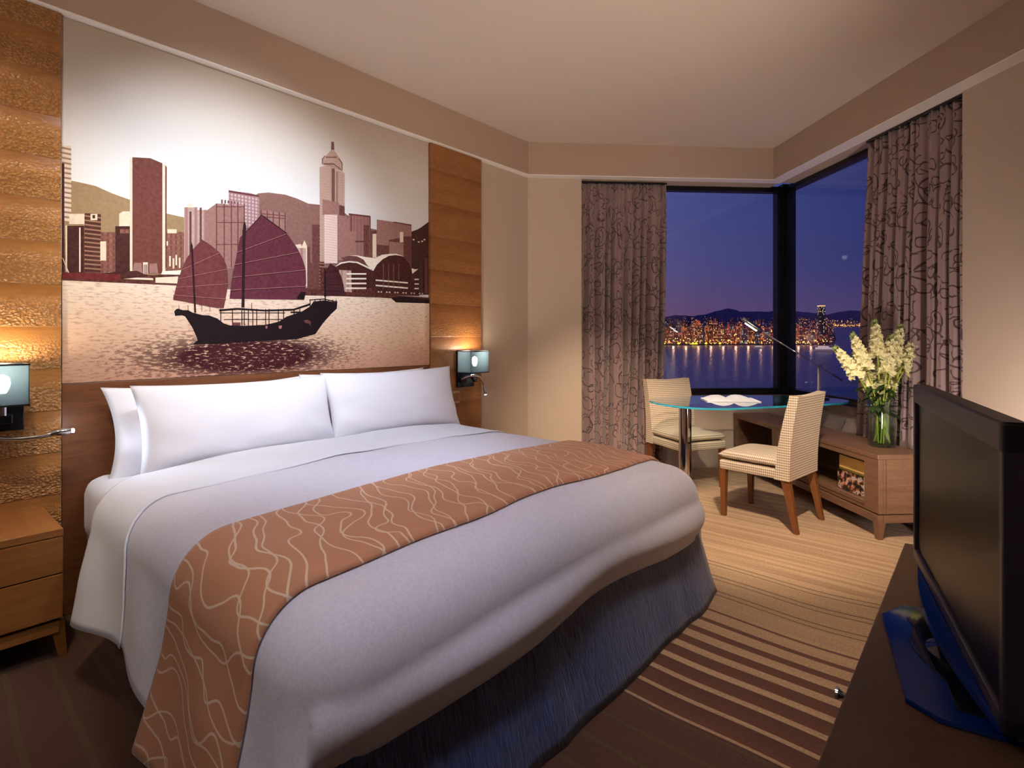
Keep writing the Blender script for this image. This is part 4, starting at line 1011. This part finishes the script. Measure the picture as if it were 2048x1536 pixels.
heads = [(-0.28, 0.0, 0.62), (-0.20, 0.04, 0.70), (-0.13, -0.05, 0.56), (-0.055, 0.02, 0.78), (-0.07, -0.08, 0.52), (0.02, 0.05, 0.68), (0.04, -0.07, 0.56), (0.10, 0.02, 0.75), (0.14, -0.06, 0.57), (0.20, 0.03, 0.70), (0.25, -0.02, 0.64)]
FL = ['outermost cream flower spike on the left side of the vase bunch', 'cream flower spike second from the left edge of the bunch, leaning left', 'low cream flower spike at the front left of the bunch',
      'tallest cream flower spike, rising above the middle of the bunch', 'lowest full cream flower head hanging over the left of the vase mouth', 'cream flower spike at the back, just right of the tallest one',
      'full cream flower head at the front centre of the bunch', 'second tallest cream flower spike, right of the middle', 'full cream flower head at the front right above the vase mouth',
      'cream flower spike leaning right, second from the right edge', 'outermost cream flower spike on the right side of the vase bunch']
def flower(k, h):
    hx, hy, hz = h
    # local x runs to the camera's right
    wx = hx*RT.x - hy*AX.x; wy = hx*RT.y - hy*AX.y
    r = empty('stock_flower', (VX, VY, VZ), label=FL[k], cat='flower', group='cream stock flowers in the vase')
    foot = Vector((0.045*math.cos(k*2.2), 0.045*math.sin(k*2.2), 0.026)); neck = Vector((wx*0.22, wy*0.22, 0.30)); top = Vector((wx, wy, hz))
    mid = Vector((wx*0.55, wy*0.55, 0.30+(hz-0.30)*0.5))
    path = catmull([foot, foot.lerp(neck, .5), neck, mid, top], 5, False)
    bm = bmesh.new(); tube(bm, path, [0.0052]*(len(path)-4)+[0.003, 0.0025, 0.002, 0.0015], 6); obj('stem', bm, M_stem, r, smooth=True)
    bm = bmesh.new(); axis = (top-mid).normalized(); L_ = 0.26
    def bloom(c, nrm, s_, mi):
        nrm = nrm.normalized(); a = nrm.orthogonal().normalized(); b_ = nrm.cross(a)
        for ring, (n_, R_, li) in enumerate(((5, 1.0, 0.25), (4, 0.62, 0.6))):
            for p_ in range(n_):
                th = 2*PI*p_/n_+ring*0.5+rnd.random()*0.5
                d_ = a*math.cos(th)+b_*math.sin(th); e_ = nrm.cross(d_)
                v0 = c; v1 = c+(d_*0.55+e_*0.42+nrm*li*0.5)*s_*R_; v2 = c+(d_*1.0+nrm*(li+rnd.uniform(-.15, .25)))*s_*R_; v3 = c+(d_*0.55-e_*0.42+nrm*li*0.5)*s_*R_
                f_ = bm.faces.new([bm.verts.new(q) for q in (v0, v1, v2, v3)]); f_.material_index = mi
    nb = 44
    for q in range(nb):
        t = q/nb; along = -L_*0.75 + L_*t
        c0 = top + axis*along
        th = q*2.4; o1 = axis.orthogonal().normalized(); o2 = axis.cross(o1)
        d_ = (o1*math.cos(th)+o2*math.sin(th)); rr = 0.030*(1-t)**0.6+0.005
        s_ = 0.030*(1-t)**0.5+0.006
        bloom(c0+d_*rr, d_+axis*0.4, s_, 0 if t < 0.82 else 1)
    obj('blossom', bm, [M_petal, M_bud], r, uv=False)
    for q in range(8):
        bm = bmesh.new(); base = path[min(len(path)-1, 7+q)]; th = rnd.random()*2*PI
        d_ = Vector((math.cos(th), math.sin(th), rnd.uniform(-0.25, 0.5))).normalized(); e_ = d_.cross(Vector((0, 0, 1))).normalized()*0.016; L2 = rnd.uniform(0.08, 0.14)
        sp = []
        for i in range(7):
            t = i/6; c0 = base + d_*L2*t + Vector((0, 0, -0.04*t*t)); w_ = math.sin(PI*min(1, t*0.95+0.05))
            sp.append((bm.verts.new(c0-e_*w_), bm.verts.new(c0+Vector((0, 0, -0.002))), bm.verts.new(c0+e_*w_)))
        for s1, s2_ in zip(sp, sp[1:]):
            bm.faces.new((s1[0], s1[1], s2_[1], s2_[0])); bm.faces.new((s1[1], s1[2], s2_[2], s2_[1]))
        obj('leaf', bm, M_leaf, r, smooth=True, uv=False)
for k, h in enumerate(heads): flower(k, h)

# ------------------------------------------------------------ media console and television
KZ = 0.55
mc = empty('media_console', (3.25, 0.9, 0), label='long dark wood console under the television at the right', cat='cabinet')
bm = bmesh.new(); box(bm, -0.32, 0.36, -1.6, 1.38, KZ-0.03, KZ, 0.003); obj('tabletop', bm, M_cons, mc)
bm = bmesh.new(); box(bm, -0.29, 0.355, -1.57, 1.35, 0.08, KZ-0.031, 0.002); obj('cabinet_body', bm, M_cons, mc)
for k in range(2):
    y0_ = -1.56+k*1.46
    bm = bmesh.new(); box(bm, -0.31, -0.291, y0_, y0_+1.45, 0.09, KZ-0.035, 0.002); dr_ = obj('drawer', bm, M_cons, mc)
    bm = bmesh.new(); yy_ = y0_+0.52; tube(bm, [(-0.31, yy_, KZ-0.05), (-0.335, yy_, KZ-0.05), (-0.345, yy_, KZ-0.05)], [0.005, 0.006, 0.010], 16)
    tube(bm, [(-0.345, yy_, KZ-0.05), (-0.350, yy_, KZ-0.05)], 0.012, 16); obj('knob', bm, M_chrome, dr_, smooth=True, autos=40)
for x_ in (-0.26, 0.27):
    for y_ in (-1.5, -0.1, 1.27):
        bm = bmesh.new(); taper(bm, (x_+.008, x_+.04, y_+.008, y_+.04), (x_, x_+.05, y_, y_+.05), 0, 0.08); obj('leg', bm, M_cons, mc)

M_bez = plain('tv_bezel', (44, 35, 40), 0.4, spec=0.3); M_scr = plain('tv_screen', (6, 6, 7), 0.30, spec=0.06); M_tvb = plain('tv_back', (5, 5, 6), 0.6)
M_blue_refl = plain('tv_blue_reflection', (4, 30, 84), 0.15, spec=0.25)  # blue of the reflected dusk sky put into the base colour
tv = empty('television', (3.07, 1.55, KZ), math.radians(12.94), 'flat screen television, switched off, on the dark console', 'television')
z0, z1 = 0.070, 0.563; hw = 0.399
bm = bmesh.new(); bz = 0.05
box(bm, 0.0, 0.04, -hw, hw, z1-bz, z1, 0.004); box(bm, 0.0, 0.04, -hw, hw, z0, z0+0.03, 0.004); box(bm, 0.0, 0.04, -hw, -hw+0.024, z0, z1, 0.004); box(bm, 0.0, 0.04, hw-0.024, hw, z0, z1, 0.004)
obj('bezel', bm, M_bez, tv)
bm = bmesh.new(); box(bm, 0.008, 0.035, -hw+0.02, hw-0.02, z0+0.025, z1-bz+0.004); obj('screen', bm, M_scr, tv)
bm = bmesh.new()
def bkf(i, j):
    u, v = 2*i-1, 2*j-1
    e = (max(0, 1-abs(u)**3)*max(0, 1-abs(v)**4))**0.5
    return (0.038+0.075*e, hw*0.995*u, (z0+z1)/2+(z1-z0)/2*v*0.99)
grid(bm, bkf, 24, 16); obj('back_cover', bm, M_tvb, tv, smooth=True)
# bowed chin below the bezel
cp = [(0.03, -0.36)] + [(0.005-0.036*math.cos((k/12-0.5)*PI), -0.36+0.72*k/12) for k in range(13)] + [(0.03, 0.36)]
bm = bmesh.new(); prism(bm, cp, z0-0.020, z0-0.001, 0, 0.002); obj('chin', bm, M_blue_refl, tv, smooth=True, autos=40)
bm = bmesh.new(); prism(bm, [(-0.106, -0.25), (-0.106, 0.11), (-0.05, 0.19), (0.12, 0.19), (0.12, -0.30), (-0.06, -0.29)], 0.0005, 0.012, 0, 0.003); obj('stand_base', bm, M_blue_refl, tv, smooth=True, autos=40)
bm = bmesh.new(); prism(bm, [(-0.055, 0.105), (-0.045, 0.06), (-0.068, -0.01), (-0.060, -0.07), (-0.025, -0.16), (-0.03, -0.255), (0.105, -0.26), (0.105, 0.16), (-0.03, 0.16)], 0.0122, 0.0165, 0, 0.0015)  # dark reflection on the base, built as a thin black plate
o = obj('stand_reflection', bm, M_dkgloss, tv, smooth=True, autos=40); o['label'] = 'black silhouette of a reflection on the stand base'
bm = bmesh.new(); tube(bm, [(0.03, -0.03, 0.017), (0.03, -0.03, 0.025), (0.03, -0.03, 0.06)], [0.07, 0.05, 0.05], 24); obj('stand_neck', bm, M_dkgloss, tv, smooth=True, autos=40)

# ------------------------------------------------------------ harbour outside
def OUT(u, d, z=0.0):
    p = Vector((CAMX, CAMY, 0)) + (AX + RT*((u-1024)/FPX))*d
    return Vector((p.x, p.y, z))
SEA0, SEAK = 60.0, 0.03
def sea_z(d): return CAMZ - SEA0 + SEAK*d
def zv(v, d): return CAMZ + (673-v)/FPX*d
m, nt, b = new_mat('sea_water'); b.inputs['Base Color'].default_value = rgb(92, 92, 134); b.inputs['Roughness'].default_value = 0.26; b.inputs['Specular IOR Level'].default_value = 0.7
tc = node(nt, 'ShaderNodeTexCoord'); nz = node(nt, 'ShaderNodeTexNoise', {'Vector': tc.outputs['Object'], 'Scale': 0.05, 'Detail': 3.0})
bp = node(nt, 'ShaderNodeBump', {'Height': nz.outputs[0], 'Strength': 0.25, 'Distance': 1.2}); nt.links.new(bp.outputs[0], b.inputs['Normal'])
bm = bmesh.new(); q = [OUT(u, d, sea_z(d)) for u, d in ((200, 150), (3600, 150), (3600, 7500), (200, 7500))]; bm.faces.new([bm.verts.new(p) for p in q])
o = obj('harbour_water', bm, m, uv=False, mods='keep'); o['kind'] = 'structure'
# land under the city
M_land = plain('dark_land', (30, 22, 26), 0.9)
bm = bmesh.new(); ld_ = [(1100, 1330), (1350, 1310), (1560, 1330), (1662, 1350), (1672, 1700), (1668, 2600), (1100, 2600)]
t_ = [bm.verts.new(OUT(u, d, sea_z(d)+2)) for u, d in ld_]; b2 = [bm.verts.new(OUT(u, d, sea_z(d)-8)) for u, d in ld_]
bm.faces.new(t_)
for i in range(len(ld_)): k = (i+1) % len(ld_); bm.faces.new((b2[i], b2[k], t_[k], t_[i]))
o = obj('city_shore', bm, M_land); o['kind'] = 'structure'
bm = bmesh.new(); ld_ = [(1640, 4900), (1740, 4900), (2600, 5000), (2600, 6200), (1640, 6200)]
t_ = [bm.verts.new(OUT(u, d, sea_z(d)+3)) for u, d in ld_]; bm.faces.new(t_); b2 = [bm.verts.new(OUT(u, d, sea_z(d)-8)) for u, d in ld_]
for i in range(len(ld_)): k = (i+1) % len(ld_); bm.faces.new((b2[i], b2[k], t_[k], t_[i]))
o = obj('far_shore', bm, M_land); o['kind'] = 'structure'
# hills
M_hill = plain('night_hills', (110, 84, 120), 0.95)
hp = [(1100, 640), (1200, 634), (1320, 637), (1350, 630), (1385, 632), (1411, 629), (1432, 622), (1453, 617), (1470, 619), (1482, 623), (1514, 623), (1535, 624), (1559, 620), (1578, 621), (1596, 623), (1625, 626), (1655, 629), (1678, 623), (1700, 621), (1716, 621), (1740, 626), (1800, 630), (1900, 624), (2050, 631), (2200, 622), (2400, 630), (2600, 626)]
bm = bmesh.new(); rows = []
for d, k in ((5200, 0.0), (5600, 0.55), (6200, 1.0), (7000, 0.6)):
    row = []
    for i in range(301):
        u = 1100+i*5
        for (ua, va), (ub, vb) in zip(hp, hp[1:]):
            if ua <= u <= ub: v = va+(vb-va)*(u-ua)/(ub-ua)
        zt = zv(v + 1.2*noise.noise((u*0.11, 0.3, d*0.001)), 6200); zb_ = sea_z(5200)
        row.append(bm.verts.new(OUT(u, d, zb_+(zt-zb_)*k + (8*noise.noise((u*0.07, d*0.01, 1)) if 0 < k < 1 else 0))))
    rows.append(row)
for a, b_ in zip(rows, rows[1:]):
    for i in range(300): bm.faces.new((a[i], a[i+1], b_[i+1], b_[i]))
o = obj('distant_hills', bm, M_hill, smooth=True); tag(o, 'dark purple ridge of hills behind the lit city across the harbour', 'hills')

# lit windows
def lit(name, body, cols, dens, strength, cell=(3.4, 3.6)):
    m, nt, b = new_mat(name); b.inputs['Base Color'].default_value = rgb(*body); b.inputs['Roughness'].default_value = 0.6
    uvn = node(nt, 'ShaderNodeUVMap'); uvn.uv_map = 'UVMap'
    s = node(nt, 'ShaderNodeSeparateXYZ', {0: uvn.outputs[0]})
    oi = node(nt, 'ShaderNodeObjectInfo')
    a_ = mth(nt, 'DIVIDE', s.outputs[0], cell[0]); b2_ = mth(nt, 'DIVIDE', s.outputs[1], cell[1])
    cv = node(nt, 'ShaderNodeCombineXYZ', {0: mth(nt, 'FLOOR', a_), 1: mth(nt, 'FLOOR', b2_), 2: mth(nt, 'MULTIPLY', oi.outputs['Random'], 97.0)})
    wn_ = node(nt, 'ShaderNodeTexWhiteNoise', {'Vector': cv.outputs[0]}, noise_dimensions='3D')
    on = mth(nt, 'LESS_THAN', wn_.outputs['Value'], dens)
    gx = mth(nt, 'LESS_THAN', mth(nt, 'FRACT', a_), 0.62); gy = mth(nt, 'LESS_THAN', mth(nt, 'FRACT', b2_), 0.6)
    on = mth(nt, 'MULTIPLY', on, mth(nt, 'MULTIPLY', gx, gy))
    sc = node(nt, 'ShaderNodeSeparateXYZ', {0: wn_.outputs['Color']})
    col = ramp(nt, sc.outputs[1], [(i/(len(cols)), rgb(*c)) for i, c in enumerate(cols)], 'CONSTANT')
    nt.links.new(col, b.inputs['Emission Color'])
    nt.links.new(mth(nt, 'MULTIPLY', on, mth(nt, 'MULTIPLY', mth(nt, 'ADD', sc.outputs[2], 0.25), strength)), b.inputs['Emission Strength'])
    return m
LM = [lit('lit_warm', (150, 100, 80), [(255, 184, 104), (255, 146, 84), (255, 220, 164), (230, 104, 84)], 0.34, 1.5),
      lit('lit_orange', (160, 96, 66), [(255, 160, 84), (255, 120, 66), (255, 204, 120)], 0.42, 1.3),
      lit('lit_dim', (120, 90, 100), [(255, 150, 90), (220, 110, 90), (190, 170, 190)], 0.24, 0.9),
      lit('lit_cool', (110, 100, 110), [(235, 225, 215), (255, 190, 120), (150, 190, 200)], 0.26, 1.2)]
rnd = random.Random(11)
def tower(u, d, wpx, vtop, mat, name='city_tower', label=None, group=None, roof=True, vbase=None):
    w = wpx/FPX*d; zb_ = sea_z(d)+2 if vbase is None else zv(vbase, d); zt = zv(vtop, d); c = OUT(u, d, zb_)
    h = max(4, zt-zb_)
    bm = bmesh.new(); t = rnd.random()
    box(bm, -w/2, w/2, -w*0.4, w*0.4, 0, h)
    if roof and t < 0.5: box(bm, -w*0.25, w*0.25, -w*0.2, w*0.2, h, h+rnd.uniform(3, 8))
    elif roof and t < 0.7: tube(bm, [(0, 0, h), (0, 0, h+rnd.uniform(8, 16))], w*0.04, 6)
    o = obj(name, bm, mat, loc=c, rz=YAW)
    return tag(o, label or 'distant block with lit windows among the harbour-front city lights', 'building', group or 'city blocks across the harbour')
u = 1318.0
while u < 1662:      # front row along the water
    w = rnd.uniform(7, 15)
    if not (1565 < u < 1592):
        tower(u+w/2, rnd.uniform(1350, 1362)+w, w*0.80, rnd.uniform(650, 668) if u < 1600 else rnd.uniform(660, 676), LM[rnd.choice((0, 1, 1, 3))], label='low lit block in the front row on the city waterfront', group='front row of city blocks by the water')
    u += w
u = 1316.0
while u < 1656:
    w = rnd.uniform(6, 11)
    if not (1567 < u < 1590):
        tower(u+w/2, rnd.uniform(1480, 1600), w*0.72, rnd.uniform(640, 658), LM[rnd.choice((0, 0, 1, 2, 3))], label='lit high-rise block rising behind the waterfront row of the city', group='high-rise blocks behind the waterfront')
    u += w*1.05
u = 1318.0
while u < 1660:
    w = rnd.uniform(5, 9)
    tower(u+w/2, rnd.uniform(1800, 2300), w*0.8, rnd.uniform(634, 648), LM[rnd.choice((0, 2, 2))], label='dim high-rise block at the back of the city, under the hills', group='dim back row of high-rise blocks')
    u += w*1.15
u = 1655.0
while u < 1730:
    w = rnd.uniform(3, 6); tower(u, rnd.uniform(4950, 5150), w*0.8, rnd.uniform(636, 648), LM[2], roof=False, label='tiny lit block on the far shore, right of the tall dark skyscraper', group='blocks on the far shore'); u += w*1.1
M_dkt = lit('dark_tower_lights', (14, 14, 20), [(255, 220, 140), (255, 200, 110), (220, 220, 200)], 0.20, 1.5, (2.6, 3.6))
sk = tower(1642.5, 1440, 11, 613, M_dkt, 'skyscraper', 'tallest dark skyscraper standing apart at the right end of the city', 'none', roof=False); del sk['group']
bm = bmesh.new(); hh = zv(613, 1440)-sea_z(1440)-2; box(bm, -7.5, 7.5, -6, 6, hh+0.1, hh+2.5); M_cap = plain('roof_light', (255, 200, 120), 0.5, emit=(255, 190, 110), es=1.6); obj('crown_light', bm, M_cap, sk)
# waterfront lamps
M_lampw = plain('street_lamp_glow', (255, 220, 150), 0.5, emit=(255, 176, 84), es=5); M_lampy = plain('street_lamp_yellow', (255, 220, 60), 0.5, emit=(255, 214, 40), es=4)
bm = bmesh.new()
def blob(u, v, d, s_, mi=0):
    z = zv(v, d); c = OUT(u, d, z); a = RT*s_; b2_ = Vector((0, 0, s_)); c2_ = AX*s_
    V = [bm.verts.new(c+x) for x in (a, -a, b2_, -b2_, c2_, -c2_)]
    for i, j, k in ((0, 2, 4), (2, 1, 4), (1, 3, 4), (3, 0, 4), (2, 0, 5), (1, 2, 5), (3, 1, 5), (0, 3, 5)):
        f_ = bm.faces.new((V[i], V[j], V[k])); f_.material_index = mi
for k in range(190):
    u = rnd.uniform(1320, 1658); 
    if 1563 < u < 1597 and False: continue
    blob(u, rnd.gauss(684, 3.0) if rnd.random() < 0.75 else rnd.uniform(660, 684), 1335, rnd.uniform(0.5, 1.3))
for u in (1328, 1357, 1386, 1392, 1412, 1440): blob(u, 687, 1325, 3.2, 1)
for k in range(26): blob(1380+k*0.6, 688.5, 1322, 1.1, 1)
for k in range(190): blob(rnd.uniform(1655, 1735) if k < 110 else rnd.uniform(1735, 2200), rnd.gauss(651, 1.2), 4880, rnd.uniform(1.4, 2.8))
for k in range(30): blob(rnd.uniform(1655, 1735), rnd.uniform(640, 650), 4880, rnd.uniform(1.5, 3))
wl = obj('waterfront_lights', bm, [M_lampw, M_lampy], uv=False); tag(wl, 'glowing orange lamps along the harbour edge', 'lights', kind='stuff')
# street lighting along the quay
for k in range(14):
    u = 1322+k*25
    p = OUT(u, 1300, zv(679, 1300)); point('quay_lamp', p, 9000, (255, 190, 140), 2.0)
for k in range(7):
    u = 1330+k*50
    p = OUT(u, 1430, zv(668, 1430)); point('street_lamp_light', p, 60000, (255, 175, 130), 2.0)
# ferries
M_fer = plain('ferry_white', (235, 225, 220), 0.5, emit=(255, 225, 200), es=0.5); M_ferh = plain('ferry_hull', (200, 180, 180), 0.5, emit=(255, 210, 200), es=0.12)
def ferry(u, v, d, L_, label):
    c = OUT(u, d, sea_z(d)+0.3)
    r = empty('ferry', c, YAW, label, 'boat')
    bm = bmesh.new(); n = 8
    prism(bm, [(-L_/2, -L_*0.1), (L_*0.36, -L_*0.1), (L_/2, 0), (L_*0.36, L_*0.1), (-L_/2, L_*0.1)], 0, L_*0.09); obj('hull', bm, M_ferh, r)
    bm = bmesh.new(); box(bm, -L_*0.40, L_*0.28, -L_*0.08, L_*0.08, L_*0.09, L_*0.17); box(bm, -L_*0.3, L_*0.12, -L_*0.06, L_*0.06, L_*0.17, L_*0.23); obj('deckhouse', bm, M_fer, r)
def d_at(v): return SEA0/((v-673)/FPX+SEAK)
ferry(1517, 694, d_at(696), 20, 'small bright ferry near the lit shore, left of the window post')
ferry(1651, 701, d_at(703), 44, 'larger pale ferry on the open water, right of the window post')
